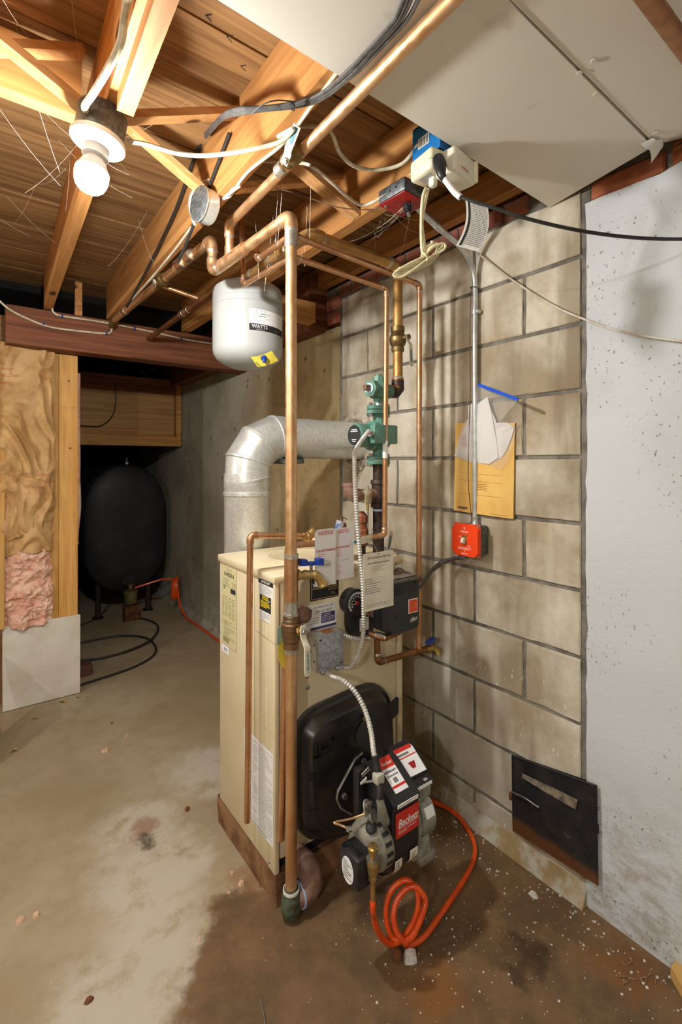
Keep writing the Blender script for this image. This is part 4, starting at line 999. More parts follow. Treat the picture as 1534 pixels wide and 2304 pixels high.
printing(sv, (sx0+sw*.55, ys-.0002, sz0+shh*.57), X1*sw*.38, DN*shh*.33, 5, 'ink_white', seed=20, t=-.0004)
text(sv, '(800) 262-8078', .013, (sx0+sw*.6, ys, sz0+shh*.69), X1, Z1, 'ink_grey', sx=.8); text(sv, 'Dan Burke & Sons Oil', .010, (sx0+sw*.6, ys, sz0+shh*.87), X1, Z1, 'ink_grey', sx=.8)
rg = G(); rg.lathe((sx0+sw*.15, ys+.0003, sz0+shh*.74), (0, -1, 0), [(.0115, 0), (.0115, .0005), (.0098, .0005), (.0098, 0)], 28); obj('round_mark', rg, 'ink_blue', sv)
text(sv, 'SBO', .009, (sx0+sw*.15, ys, sz0+shh*.74), X1, Z1, 'ink_blue', bold=.0004)
printing(sv, (sx0+sw*.1, ys, sz0+shh*.5), X1*sw*.35, DN*shh*.3, 3, 'ink_pale', seed=21, t=-.0004)
for p, m in (((0.8191, 1.262, 0.6247), 'tan_dark'), ((0.8175, 1.262, 0.6614), 'tan_dark')): obj('hole_plug', G().lathe((p[0], BY0+.001, p[2]), (0, -1, 0), [(.0075, 0), (.0075, .002), (.005, .004), (.001, .0045)], 16), 'ink_grey', bo)
ss = obj('serial_sticker', G().rbox((1.19, BY0-.0045, .935), (1.222, BY0-.0028, .96), .0003, 1), 'label_white', bo, smooth=False); printing(ss, (1.194, BY0-.0048, .955), X1*.022, DN*.014, 3, 'ink_grey', seed=22, t=-.0004)
# gauge
gx, gz = (0.9825, 1.235, 0.8709)[0], (0.9825, 1.235, 0.8709)[2]; gy = 1.222
gg = obj('gauge', G().lathe((gx, BY0, gz), (0, -1, 0), [(.040, 0), (.042, .003), (.042, .034), (.044, .037), (.044, .041), (.040, .0425), (.038, .041)], 40), 'black', bo, angle=30)
obj('dial', G().cyl((gx, BY0-.0420, gz), (gx, BY0-.0432, gz), .0382, n=40), 'ink', gg)
tk = G()
for i in range(34):
    a = D(-40+i*260/33); r0, r1 = (.029, .036) if i % 3 else (.026, .036); q = Vector((gx+r0*math.cos(a), BY0-.0433, gz+r0*math.sin(a))); e = Vector((gx+r1*math.cos(a), BY0-.0433, gz+r1*math.sin(a))); s = Vector((-math.sin(a), 0, math.cos(a)))*.0011
    tk.prism([q-s, q+s, e+s, e-s], (0, -.0004, 0))
for i in range(10):
    a = D(-30+i*240/9); c = (gx+.021*math.cos(a), BY0-.0433, gz+.021*math.sin(a)); tk.box((c[0]-.0024, c[1], c[2]-.0016), (c[0]+.0024, c[1]-.0004, c[2]+.0016))
obj('dial_marks', tk, 'ink_white', gg, smooth=False)
nd = G(); nd.prism([(gx, BY0-.0440, gz-.0012), (gx, BY0-.0440, gz+.0012), (gx-.024, BY0-.0440, gz-.006)], (0, -.0006, 0)); nd.prism([(gx, BY0-.0440, gz-.001), (gx, BY0-.0440, gz+.001), (gx-.014, BY0-.0440, gz+.012)], (0, -.0006, 0))
obj('needle', nd, 'ink_white', gg, smooth=False)
obj('hub', G().cyl((gx, BY0-.0435, gz), (gx, BY0-.0465, gz), .0055, n=16), 'red_lab', gg)

# ---- burner door
dr = thing('burner_door', 'black cast burner door with embossed lettering bolted low on the boiler', 'door', (.98, 1.24, .165))
out = [(0.8146, 1.235, 0.1626), (0.776, 1.235, 0.212), (0.7634, 1.235, 0.3116), (0.7634, 1.235, 0.4925), (0.7887, 1.235, 0.5419), (0.8344, 1.235, 0.563), (0.9169, 1.235, 0.5702), (1.018, 1.235, 0.5756), (1.083, 1.235, 0.5678), (1.124, 1.235, 0.5395), (1.153, 1.235, 0.4859), (1.164, 1.235, 0.392), (1.164, 1.235, 0.1731), (1.149, 1.235, 0.1015), (1.048, 1.235, 0.0984), (0.9169, 1.235, 0.1183)]
out = cat_rom(out+[out[0]], 4)[:-1]
cxm = sum(p.x for p in out)/len(out); czm = sum(p.z for p in out)/len(out)
def inset(s, y): return [(cxm+(p.x-cxm)*s, y, czm+(p.z-czm)*s) for p in out]
obj('cover', G().loft([inset(1, BY0-.001), inset(1.0, BY0-.018), inset(.985, BY0-.024), inset(.93, BY0-.026), inset(.91, BY0-.034), inset(.84, BY0-.056), inset(.82, BY0-.060)]), 'black_iron', dr, angle=40)
yf = BY0-.060
def fz(py): return PY_(720, py, 1.2)[2]
def fx(px): return PY_(px, 1700, 1.2)[0]
for a, b in ((1735, 1746), (1816, 1826)): obj('rib', G().rbox((fx(688), yf-.006, fz(b)), (fx(752), yf+.002, fz(a)), .003), 'black_iron', dr)
obj('raised_arch', G().loft([[(cxm+(p.x-cxm)*s-.012, y, czm+(p.z-czm)*s-.012) for p in out] for s, y in ((.70, yf+.002), (.69, yf-.006), (.66, yf-.007))]), 'black_iron', dr)
em = G(); ex0 = fx(706); ez = fz(1698); eh = .040; yy = yf-.007
for dx, w, z0, z1 in ((0, .006, 0, 1), (.013, .006, 0, 1), (0, .019, 0, .16), (.026, .006, .42, 1), (.026, .02, .42, .58), (.038, .006, 0, 1), (.049, .018, .84, 1), (.049, .006, 0, .84), (.061, .006, 0, 1)):
    em.box((ex0+dx, yy-.0045, ez+eh*z0), (ex0+dx+w, yy+.001, ez+eh*z1))
obj('embossed_lettering', em, 'black_iron', dr, smooth=False)
obj('hinge_lug', G().loft([[(1.092, 1.2, 0.5065), (1.142, 1.2, 0.5279), (1.152, 1.2, 0.5157), (1.15, 1.2, 0.4658), (1.125, 1.2, 0.454)], [(1.12, 1.23, 0.4859), (1.17, 1.23, 0.5079), (1.181, 1.23, 0.4953), (1.179, 1.23, 0.4442), (1.153, 1.23, 0.4321)]]), 'black_iron', dr)
sc_ = [(0.996, 1.192, 0.5076), (0.9701, 1.192, 0.4831), (0.9555, 1.192, 0.4597), (0.9646, 1.192, 0.4324), (0.9885, 1.192, 0.4168), (1.019, 1.192, 0.4192), (1.034, 1.192, 0.4401), (1.026, 1.192, 0.4747)]
obj('sight_cover', G().prism([p for p in cat_rom(sc_+[sc_[0]], 3)[:-1]], (0, -.004, 0)), M('dark sight cover', (58, 56, 58), None, rough=.5), dr)
q = Vector((0.9827, 1.185, 0.5077)); obj('bolt', hexnut(q, (0, -1, 0), .006, .006), 'brass', dr)

# ---- oil burner
ob = thing('oil_burner', 'black oil burner with red label on the front of the boiler', 'burner', (.93, 1.0, .20))
# diamond flange, tube
fl_ = [(0.8415, 1.14, 0.3347), (0.8464, 1.14, 0.3563), (0.9138, 1.14, 0.4286), (0.9401, 1.14, 0.4353), (0.9706, 1.14, 0.4158), (1.042, 1.14, 0.3613), (1.061, 1.14, 0.2391), (0.9852, 1.14, 0.2015), (0.8966, 1.14, 0.2657), (0.8563, 1.14, 0.302)]
obj('mounting_flange', G().prism(fl_, (0, .008, 0)), 'black', ob, smooth=False)
for a, b in ((0, 2), (9, 7)):
    e = G(); P = [Vector(p)-Vector((0, .002, 0)) for p in fl_]
obj('flange_edge', G().tube([Vector(fl_[i])+Vector((0, -.001, 0)) for i in (3, 2, 1, 0, 9, 8)], .003, 6), 'grey_alu', ob)
for p in ((0.8641, 1.135, 0.3385), (0.9395, 1.135, 0.4134)): obj('bolt', hexnut(p, (0, -1, 0), .009, .010), 'steel', ob)
tc = Vector((0.9595, 1.1, 0.3383)); obj('air_tube', G().cyl((tc.x+.02, 1.19, tc.z), (tc.x+.02, 1.02, tc.z), .055, n=24), 'black', ob)
# blower housing: side profile swept across X
def house(x0, x1, prof, name, mat, bev=.004):
    return obj(name, G().loft([[(x0+bev, y+(.004 if y < 1.0 else -.004), z) for y, z in prof], [(x0, y, z) for y, z in prof], [(x1, y, z) for y, z in prof]]), mat, ob, angle=30)
hprof = [(.930, .412), (.928, .30), (.931, .262), (.945, .232), (.968, .212), (1.0, .205), (1.035, .215), (1.06, .24), (1.068, .29), (1.066, .40), (1.052, .462), (1.03, .476), (1.015, .470)]
house(.868, .966, hprof, 'blower_housing', 'black')
# igniter cover with slanted top
obj('igniter_cover', G().loft([[(x, .926, .405), (x, .926, .422), (x, 1.012, .476), (x, 1.035, .480), (x, 1.06, .468), (x, 1.06, .40)] for x in (.870, .968)]), 'black', ob, angle=20)
def on_slope(x, t, off=.0006):   # t: 0 at the front edge, 1 at the top of the slope
    y = .926+(1.012-.926)*t; z = .422+(.476-.422)*t; n = Vector((0, -.054, .086)).normalized(); return Vector((x, y, z))+n*off
def slope_quad(name, x0, x1, t0, t1, mat, par, off=.0006):
    return obj(name, G().prism([on_slope(x0, t0, off), on_slope(x1, t0, off), on_slope(x1, t1, off), on_slope(x0, t1, off)], (0, -.0003, .0005)), mat, par, smooth=False)
il = slope_quad('igniter_label', .896, .944, .22, 1.02, 'label_white', ob)
slope_quad('red_head', .896, .944, .86, 1.16, 'red_lab', il, .0012); slope_quad('red_rule', .896, .944, .34, .40, 'red_lab', il, .0012)
sd = Vector((0, .086, .054))
text(il, 'Beckett', .012, on_slope(.92, .98, .002), X1, sd, 'ink_white', shear=.3); text(il, 'POWERLIGHT', .0068, on_slope(.918, .76, .0016), X1, sd, 'ink', bold=.0002)
printing(il, on_slope(.900, .68, .0016), X1*.038, Vector((0, -.086, -.054))*.06, 1, 'ink_grey', fill=1.2, seed=3)
slope_quad('stamp_block', .912, .926, .46, .58, 'ink_grey', il, .0014)
for x in (.882, .956): obj('screw_hole', G().cyl(on_slope(x, .1, -.001), on_slope(x, .1, .0008), .004, n=10), 'black_rub', ob)
strip = obj('strip_label', G().rbox((.884, .9245, .4085), (.962, .9262, .4195), .0015, 1), 'label_white', ob); printing(strip, (.888, .9243, .418), X1*.07, DN*.008, 2, 'ink_grey', seed=8, t=-.0004)
lb = obj('brand_label', G().rbox((.880, .9255, .330), (.9655, .9292, .396), .0008, 1), 'red_lab', ob)
text(lb, 'Beckett', .030, (.9225, .9252, .366), X1, Z1, 'ink_white', shear=.28, bold=.0005, sx=.8)
obj('underline', G().box((.889, .9250, .3535), (.957, .9256, .3542)), 'ink_white', lb, smooth=False)
printing(lb, (.888, .9254, .349), X1*.068, DN*.010, 2, 'ink_white', seed=9, fill=.7, t=-.0004)
for xa, za in ((.874, .235), (.926, .235)):
    pass
hl1 = obj('warning_label', G().sheet(2, 6, lambda a, b: (.877+.026*a, .9272+.0005-.0+(.0 if b < .4 else 0)+.030*max(0, b-.35)**1.6, .272-.045*b)), 'card', ob)
hl2 = obj('warning_label', G().sheet(2, 6, lambda a, b: (.932+.030*a, .9272+.030*max(0, b-.35)**1.6, .276-.045*b)), 'card', ob)
for hl, x in ((hl1, .881), (hl2, .937)): printing(hl, (x, .9268, .268), X1*.018, DN*.02, 4, 'ink_grey', seed=11, t=-.0004)
# primary control on the right
pc = obj('primary_control', G().loft([[(x, .952, .398), (x, .952, .412), (x, .972, .420), (x, .972, .428), (x, 1.03, .470), (x, 1.065, .474), (x, 1.075, .46), (x, 1.075, .398)] for x in (.968, 1.052)]), 'black', ob, angle=20)
obj('control_base', G().rbox((.970, .957, .362), (1.048, 1.07, .398), .003), 'grey_alu', ob)
pl = G()
def pcs(x, t): return Vector((x, .972+.058*t, .428+.042*t))+Vector((0, -.0005, .0007))
pl.prism([pcs(.980, .05), pcs(1.046, .02), pcs(1.046, 1.0), pcs(1.040, 1.15), pcs(.973, 1.15), pcs(.973, .3), pcs(.980, .25)], (0, -.0003, .0004)); cl = obj('control_label', pl, 'label_white', pc, smooth=False)
def pcq(name, x0, x1, t0, t1, mat):
    o_ = Vector((0, -.0004, .0006)); return obj(name, G().prism([pcs(x0, t0)+o_, pcs(x1, t0)+o_, pcs(x1, t1)+o_, pcs(x0, t1)+o_], (0, -.0003, .0004)), mat, pc, smooth=False)
pcq('red_head', .973, 1.040, 1.0, 1.16, 'red_lab'); pcq('red_rule', .973, 1.044, .74, .78, 'red_lab'); pcq('print_line', .977, 1.02, .84, .92, 'ink_grey')
o_ = Vector((0, -.0005, .0007)); obj('reset_button', G().prism([pcs(1.004, .28)+o_, pcs(1.016, .28)+o_, pcs(1.022, .52)+o_, pcs(.998, .52)+o_], (0, -.001, .0015)), 'red_dark', pc, smooth=False)
pstrip = obj('strip_label', G().rbox((.973, .9505, .4), (1.046, .9522, .4105), .001, 1), 'label_white', pc); 
obj('latch', G().rbox((1.02, .956, .4125), (1.034, .966, .4165), .001, 1), 'ink_pale', pc)
# grey motor on the right
mr = obj('fan_motor', G().lathe((.966, 1.0, .30), (1, 0, 0), [(.062, 0), (.064, .004), (.064, .024), (.055, .026), (.052, .034), (.060, .04), (.062, .048), (.062, .084), (.05, .094), (.02, .098)], 32), 'grey_alu', ob, angle=30)
obj('motor_plate', G().loft([[(x, 1.0+.0632*math.cos(a), .30+.0632*math.sin(a)) for a in [D(140+5*i) for i in range(6)]] + [(x, 1.0+.0615*math.cos(a), .30+.0615*math.sin(a)) for a in [D(165-5*i) for i in range(6)]] for x in (1.012, 1.046)]), 'label_white', mr)
obj('bracket', G().prism([(.975, .945, .27), (.975, .938, .225), (.975, .956, .205), (.975, .985, .205), (.975, .99, .24)], (.05, 0, 0)), 'grey_alu', ob, smooth=False)
obj('bracket_foot', G().rbox((.985, .935, .196), (1.045, .955, .222), .003), 'grey_alu', ob)
# motor end bell and pump on the left
ml = obj('end_bell', G().lathe((.868, .985, .305), (-1, 0, 0), [(.066, 0), (.067, .004), (.067, .03), (.062, .036), (.058, .05), (.05, .062), (.042, .066), (.042, .07)], 32), 'motor_grey', ob, angle=30)
vt = G()
for i in range(9):
    a = D(95+i*20)
    for r, x in ((.0672, .852),): c = Vector((x, .985+r*math.cos(a), .305+r*math.sin(a))); s = Vector((0, -math.sin(a), math.cos(a)))*.005; nrm = Vector((0, math.cos(a), math.sin(a)))*.0006; vt.prism([c-s-X1*.011, c+s-X1*.011, c+s+X1*.011, c-s+X1*.011], nrm)
obj('vent_slots', vt, 'black_rub', ml, smooth=False)
obj('end_cap_plug', G().lathe((.826, .965, .362), (-.3, -.3, 1), [(.015, 0), (.015, .008), (.009, .012), (.006, .013)], 16), 'black_rub', ml)
pm = obj('fuel_pump', G().rbox((.748, .925, .255), (.806, 1.005, .335), .010, 2), 'black', ob)
ol = [(.7474, .965+.030*math.cos(a)*.8, .292+.033*math.sin(a)) for a in [2*math.pi*i/28 for i in range(28)]]
opl = obj('pump_label', G().prism(ol, (-.0005, 0, 0)), 'label_white', pm, smooth=False); printing(opl, (.7466, .982, .315), RT*.034, DN*.045, 8, 'ink_grey', seed=15)
obj('pump_neck', G().cyl((.806, .968, .30), (.826, .968, .302), .030, n=20), 'motor_grey', ob)
# nozzle line, ignition wiring, solenoid
obj('nozzle_line', G().tube(cat_rom([(0.7493, 0.96, 0.3956), (0.7513, 0.985, 0.3886), (0.7324, 1, 0.3973), (0.7418, 1.005, 0.3935), (0.7865, 1, 0.3846), (0.823, 0.985, 0.3902)], 6), .0028, 8), 'copper_light', ob)
obj('flare_nut', hexnut((0.82, 0.985, 0.3892), (.9, .1, .3), .009, .016), 'steel', ob)
obj('flare_nut', hexnut((0.7397, 0.955, 0.4054), (1, 0, -.3), .007, .012), 'steel', ob)
for c, r in (((0.8219, 0.98, 0.4126), .017), ((0.8395, 0.975, 0.3805), .018)): obj('adjusting_plate', G().cyl(c, Vector(c)+Vector((.002, -.004, .002)), r, n=18), 'grey_alu', ob)
obj('adjusting_knob', G().rbox(Vector((0.8229, 0.972, 0.4203))-Vector((.012, .004, .004)), Vector((0.8229, 0.972, 0.4203))+Vector((.012, .004, .008)), .003), 'steel', ob)
sl = obj('solenoid', G().tube([(0.8367, 0.945, 0.4485), (0.8411, 0.943, 0.429), (0.8492, 0.945, 0.3975), (0.8648, 0.95, 0.3722)], [.009, .011, .015, .013], 12), 'grey_alu', ob)
obj('door_panel', G().rbox((.840, 1.035, .33), (.868, 1.062, .47), .004), 'black', ob)
obj('panel_edge', G().tube([(0.8658, 1, 0.4531), (0.8545, 1.06, 0.4194), (0.8513, 1.06, 0.3729), (0.8594, 1.06, 0.3315)], .0035, 8), 'grey_alu', ob)
obj('insulated_wire', G().tube(cat_rom([(0.854, 0.97, 0.4881), (0.8484, 0.96, 0.4718), (0.8427, 0.95, 0.4619), (0.8367, 0.945, 0.4461)], 6), .010, 10), 'black_rub', ob)
obj('ignition_block', G().rbox(Vector((0.8512, 0.965, 0.4858))-Vector((.013, .012, .013)), Vector((0.8512, 0.965, 0.4858))+Vector((.013, .012, .013)), .004, 2), M('grey connector', (184, 182, 168), None, rough=.5), ob)
t1 = obj('inspection_tag', G().rbox(Vector((0.8293, 1, 0.4677))-Vector((.012, .001, .004)), Vector((0.8293, 1, 0.4677))+Vector((.012, .001, .004)), .003, 1, Matrix.Rotation(-.4, 3, 'Y')), 'label_white', ob)
t2 = obj('inspection_tag', G().rbox(Vector((0.8523, 1.02, 0.4725))-Vector((.014, .001, .006)), Vector((0.8523, 1.02, 0.4725))+Vector((.014, .001, .006)), .004, 1, Matrix.Rotation(-.4, 3, 'Y')), 'card', ob)
tw = Vector((0.8506, 1.018, 0.4742)); text(ob, 'GOOD', .010, tw-Y1*.001, (.92, 0, .39), (-.39, 0, .92), 'ink', bold=.0003)
# pump inlet valve with brass knob
iv = thing('fuel_shutoff_valve', 'brass fuel shutoff valve with knurled knob on the pump inlet', 'valve', (0.7878, 0.915, 0.2246))
vb = Vector((0.7878, 0.915, 0.3139))
obj('body', G().lathe((vb.x, vb.y, vb.z-.022), Z1, [(.010, .002), (.0125, .006), (.0135, .014), (.0145, .026), (.0165, .030), (.0165, .040), (.0145, .042)], 12), 'brass', iv, angle=25)
obj('seat_ring', G().cyl((vb.x, vb.y, vb.z+.018), (vb.x, vb.y, vb.z+.022), .0165, n=18), 'steel', iv)
obj('arm', G().cyl((vb.x-.004, vb.y, vb.z+.005), (.797, .945, .293), .0095, n=12), 'brass', iv)
obj('stem', G().cyl((vb.x, vb.y, vb.z+.02), (vb.x, vb.y-.001, vb.z+.042), .007, n=12), 'copper_gold', iv)
obj('knob', G().lathe((vb.x, vb.y-.001, vb.z+.040), (0, -.05, 1), [(.008, 0), (.0135, .003), (.0135, .010), (.011, .013), (.010, .016), (.006, .0165)], 10), 'brass', iv, angle=15)
obj('flare_nut', hexnut((vb.x, vb.y, vb.z-.019), (0, 0, -1), .0105, .014), 'brass', iv)
tb = Vector((0.7878, 0.915, 0.2179))
obj('copper_tail', G().tube([(vb.x, vb.y, vb.z-.03), (vb.x+.001, vb.y, (vb.z+tb.z)/2), tuple(tb)], .0064, 10), 'copper_gold', iv)

# ---- aquastat control, junction box, armored leads
aq = thing('control_box', 'black boiler control box with orange sticker and curved bottom', 'control box', (1.083, 1.13, .79))
ax0, ax1, ay0, ay1, az0, az1 = 1.016, 1.150, 1.100, 1.175, .786, .962
def rr_(x0, x1, z0, z1, y, r, n=5):
    pts = []
    for cx_, cz_, s in ((x1-r, z0+r*1.2, -90), (x1-r*.7, z1-r*.7, 0), (x0+r*.7, z1-r*.7, 90), (x0+r, z0+r*1.2, 180)):
        q = r*.7 if s in (0, 90) else r
        for i in range(n+1): a = D(s+90*i/n); pts.append((cx_+q*math.cos(a), y, cz_+q*math.sin(a)*(1.2 if s in (-90, 180) else 1)))
    return pts
obj('cover', G().loft([rr_(ax0, ax1, az0, az1, ay1, .018), rr_(ax0, ax1, az0, az1, ay0+.008, .018), rr_(ax0+.004, ax1-.004, az0+.004, az1-.004, ay0, .016)]), 'black', aq, angle=35)
obj('finger_recess', G().rbox((ax0+.018, ay0-.001, az1-.052), (ax1-.012, ay0+.001, az1-.016), .004), 'black_rub', aq)
obj('top_ledge', G().rbox((ax0+.012, ay0-.006, az1-.014), (ax1-.006, ay0+.004, az1-.004), .003), M('worn plastic ledge', (92, 88, 82), (66, 64, 60), 60, .6), aq)
obj('top_cover', G().rbox((ax0+.004, ay0+.004, az1-.004), (ax1-.004, ay1+.04, az1+.002), .002, 1), M('dusty plastic top', (120, 110, 92), (86, 80, 70), 40, .8), aq)
obj('slot', G().box((ax0+.028, ay0-.0008, az0+.048), (ax0+.035, ay0+.002, az0+.064)), 'black_rub', aq, smooth=False)
os_ = obj('orange_sticker', G().rbox((1.098, ay0-.0012, .843), (1.140, ay0, .889), .003, 1), 'label_white', aq)
obj('orange_panel', G().rbox((1.1005, ay0-.0018, .8455), (1.1375, ay0-.0008, .8865), .002, 1), 'orange_lab', os_)
printing(os_, (1.103, ay0-.0019, .884), X1*.032, DN*.036, 7, 'red_dark', seed=17, t=-.0003)
obj('silver_label', G().prism([(1.104, ay0-.0004, .814), (1.136, ay0-.0004, .818), (1.140, ay0-.0004, .828), (1.128, ay0-.0004, .825), (1.120, ay0-.0004, .831), (1.108, ay0-.0004, .826)], (0, -.0006, 0)), 'steel', aq, smooth=False)
mb = obj('mounting_plate', G().loft([[(p[0], y, p[2]) for p in rr_(.962, 1.075, .748, .90, 0, .04)] for y in (BY0-.002, BY0-.03)]), 'black', aq)
obj('well_fitting', G().lathe((1.028, BY0-.03, .875), (0, -1, 0), [(.016, 0), (.016, .012), (.012, .014), (.012, .06)], 6), 'brass', aq)
obj('nipple', G().cyl((1.03, BY0-.03, .835), (1.035, ay1-.01, .835), .015, n=14), 'iron_brown', aq)
tl = obj('terminal_label', G().box((1.005, BY0-.0325, .770), (1.042, BY0-.030, .812)), 'card', aq, smooth=False); printing(tl, (1.008, BY0-.033, .808), X1*.03, DN*.034, 6, 'ink_grey', seed=18, t=-.0003)
obj('bolt', hexnut((.978, BY0-.03, .838), (0, -1, 0), .008, .007), 'steel', aq)
obj('bottom_elbow', G().tube(cat_rom([(1.010, 1.19, .775), (1.03, 1.16, .766), (1.045, 1.15, .764), (1.06, 1.15, .766), (1.115, 1.15, .772)], 4), .0105, 12), 'copper_dark', aq)
obj('connector', G().cyl((1.022, 1.175, .77), (1.045, 1.15, .764), .013, n=12), 'steel', aq)

jb = thing('junction_box', 'galvanised square junction box with blank cover on the boiler front', 'electrical box', (.865, 1.23, .68))
jx0, jx1, jz0, jz1 = .8155, .9165, .690, .800
obj('box', G().rbox((jx0, 1.206, jz0), (jx1, BY0, jz1), .010, 2), 'galv', jb)
obj('cover', G().rbox((jx0, 1.2025, jz0), (jx1, 1.206, jz1), .008, 2), 'galv_box', jb)
for x, z in ((jx0+.010, jz0+.012), (jx1-.010, jz1-.012)): obj('screw', G().cyl((x, 1.2025, z), (x, 1.200, z), .004, n=10), 'steel', jb)
for x, z in ((jx0+.012, jz1-.012), (jx1-.012, jz0+.012)): obj('screw_slot', G().rbox((x-.004, 1.2020, z-.002), (x+.004, 1.2028, z+.002), .0005, 1), 'ink', jb)
for y_, z_ in ((1.22, .72), (1.24, .745), (1.22, .77), (1.245, .71)): obj('knockout', G().cyl((jx0+.0005, y_, z_), (jx0-.0006, y_, z_), .004, n=10), 'galv_dark', jb)
obj('sticker', G().box((jx0+.035, 1.215, jz1), (jx0+.075, 1.245, jz1+.0006)), M('colour sticker', (206, 110, 60), (130, 126, 60), 90, .5), jb, smooth=False)
for x in (jx0+.02, jx0+.075): obj('clamp', G().rbox((x, 1.205, jz0-.014), (x+.034, 1.232, jz0+.002), .004, 1), 'steel', jb)
AL = ('flexible_conduit', 'conduit')
solo(AL[0], armored([(GX-.092, GY-.058, 1.43), (GX-.112, GY-.072, 1.432), (0.9699, 1.21, 1.37), (0.9405, 1.18, 1.33), (0.9338, 1.165, 1.219), (0.94, 1.155, 1.068), (0.9483, 1.15, 0.9712), (0.9537, 1.15, 0.8598), (0.9584, 1.16, 0.7867), (0.9508, 1.175, 0.728), (0.9402, 1.2, 0.6802), (jx1-.004, 1.218, jz0-.008)], .0078), 'armor', 'armored conduit looping from the green pump down to the junction box', AL[1], 'armored cables on the boiler')
solo(AL[0], armored([(jx1-.002, 1.225, .782), (0.9659, 1.205, 0.762), (0.9999, 1.19, 0.7618), (1.031, 1.18, 0.7622), (1.022, 1.175, .77)], .0075), 'armor', 'short armored conduit between junction box and control box', AL[1], 'armored cables on the boiler')
solo(AL[0], armored([(jx0+.038, 1.218, jz0-.010), (0.8486, 1.17, 0.6831), (0.8629, 1.14, 0.6794), (0.8864, 1.11, 0.651), (0.899, 1.08, 0.6068), (0.8888, 1.04, 0.5644), (0.8642, 1, 0.5356), (0.8604, 0.99, 0.5273)], .0080), 'armor', 'white armored conduit arching from junction box down to the burner', AL[1], 'armored cables on the boiler')
solo('rubber_sleeve', G().tube(cat_rom([(0.8604, 0.99, 0.5297), (0.8592, 0.985, 0.5144), (0.8568, 0.975, 0.4963), (0.8538, 0.968, 0.4928)], 4), [.0105+.0008*(i % 2) for i in range(13)], 12), 'black_rub', 'black rubber sleeve on the conduit where it enters the burner', 'sleeve')
# ---- tags on the fittings
def rrect(x0, x1, z0, z1, y, cut=.012): return [(x0, y, z0), (x1, y, z0), (x1, y, z1-cut), (x1-cut, y, z1), (x0+cut, y, z1), (x0, y, z1-cut)]
ta = (0.8093, 1.205, 1.125); tb_ = (0.8877, 1.205, 0.9513)
t_ = thing('notice_tag', 'folded white notice tag with red print left of the pair', 'tag', (ta[0], 1.205, tb_[2]), 'notice tags on the feed pipe')
sk = tb_[0]-ta[0]
obj('front_leaf', G().prism([(ta[0]-.006, 1.198, tb_[2]+.004), (tb_[0]-.005, 1.202, tb_[2]), (tb_[0], 1.207, ta[2]-.008), (tb_[0]-.010, 1.207, ta[2]), (ta[0]+.010, 1.207, ta[2]), (ta[0], 1.207, ta[2]-.010)], (0, .0005, 0)), 'label_white', t_, smooth=False)
obj('back_leaf', G().prism([(tb_[0]-.005, 1.203, tb_[2]), (tb_[0]+.008, 1.215, tb_[2]+.002), (tb_[0]+.004, 1.217, ta[2]-.008), (tb_[0], 1.208, ta[2]-.008)], (.0004, .0004, 0)), M('tag back leaf', (230, 228, 235), None, rough=.6), t_, smooth=False)
tx = Vector((1, .06, 0)); tn = lambda x, z: Vector((x, 1.1995+.005*(z-tb_[2])/(ta[2]-tb_[2])-.0009, z)); H_ = ta[2]-tb_[2]; mx = (ta[0]+tb_[0])/2-.001
def tag_text(par, mx, f, w, zt, hh):
    text(par, 'NOTICE', .0165, f(mx, zt-hh*.07), tx, Z1, 'ink_red', bold=.0004)
    text(par, 'DO NOT REMOVE', .0092, f(mx, zt-hh*.375), tx, Z1, 'ink_red', bold=.0004)
    for k, (r0, r1) in enumerate(((.42, .56), (.73, .77), (.82, .88))):
        p = f(mx-w*.36, zt-hh*r0); printing(par, p, tx*w*.72, DN*hh*(r1-r0), 4 if k == 0 else 1+k//2, 'ink_red', seed=30+k, t=-.0004)
    text(par, 'FILL VALVE', .008, f(mx, zt-hh*.63), tx, Z1, 'ink_pale')
tag_text(t_, mx, tn, sk, ta[2], H_)
tc_, td_ = (0.8936, 1.232, 1.119), (0.9801, 1.232, 0.9537)
t2_ = thing('notice_tag', 'white notice tag with red print behind the white lever', 'tag', (tc_[0], 1.232, td_[2]), 'notice tags on the feed pipe')
obj('front_leaf', G().prism(rrect(tc_[0], td_[0], td_[2], tc_[2], 1.232), (0, .0005, 0)), M('tag grey white', (238, 236, 242), None, rough=.6), t2_, smooth=False)
tag_text(t2_, (tc_[0]+td_[0])/2+.006, lambda x, z: Vector((x, 1.2310, z)), td_[0]-tc_[0], tc_[2], tc_[2]-td_[2])
ca, cb = (0.9006, 1.088, 1.059), (1.022, 1.088, 0.8872)
cd = thing('service_card', 'cream service record card hanging in front of the black control box', 'card', (ca[0], 1.088, cb[2]))
obj('card', G().prism(rrect(ca[0], cb[0], cb[2], ca[2], 1.088, .003), (0, .0008, 0)), 'card', cd, smooth=False)
cw, ch_ = cb[0]-ca[0], ca[2]-cb[2]; cm = (ca[0]+cb[0])/2; yc = 1.0872
text(cd, 'Do Not Remove This Card', .0100, (cm+.002, yc, ca[2]-ch_*.085), X1, Z1, 'ink_grey', sx=.82)
text(cd, 'SERVICE RECORD & CLEANING', .0062, (cm, yc, ca[2]-ch_*.18), X1, Z1, 'ink_grey')
printing(cd, (cm-cw*.2, yc, ca[2]-ch_*.23), X1*cw*.4, DN*ch_*.1, 3, 'ink_pale', seed=41, t=-.0003)
printing(cd, (ca[0]+cw*.06, yc, ca[2]-ch_*.43), X1*cw*.5, DN*ch_*.28, 7, 'ink_grey', seed=42, fill=.4, t=-.0003)
printing(cd, (ca[0]+cw*.08, yc, ca[2]-ch_*.88), X1*cw*.7, DN*ch_*.08, 2, 'ink_pale', seed=43, t=-.0003)
rules = G()
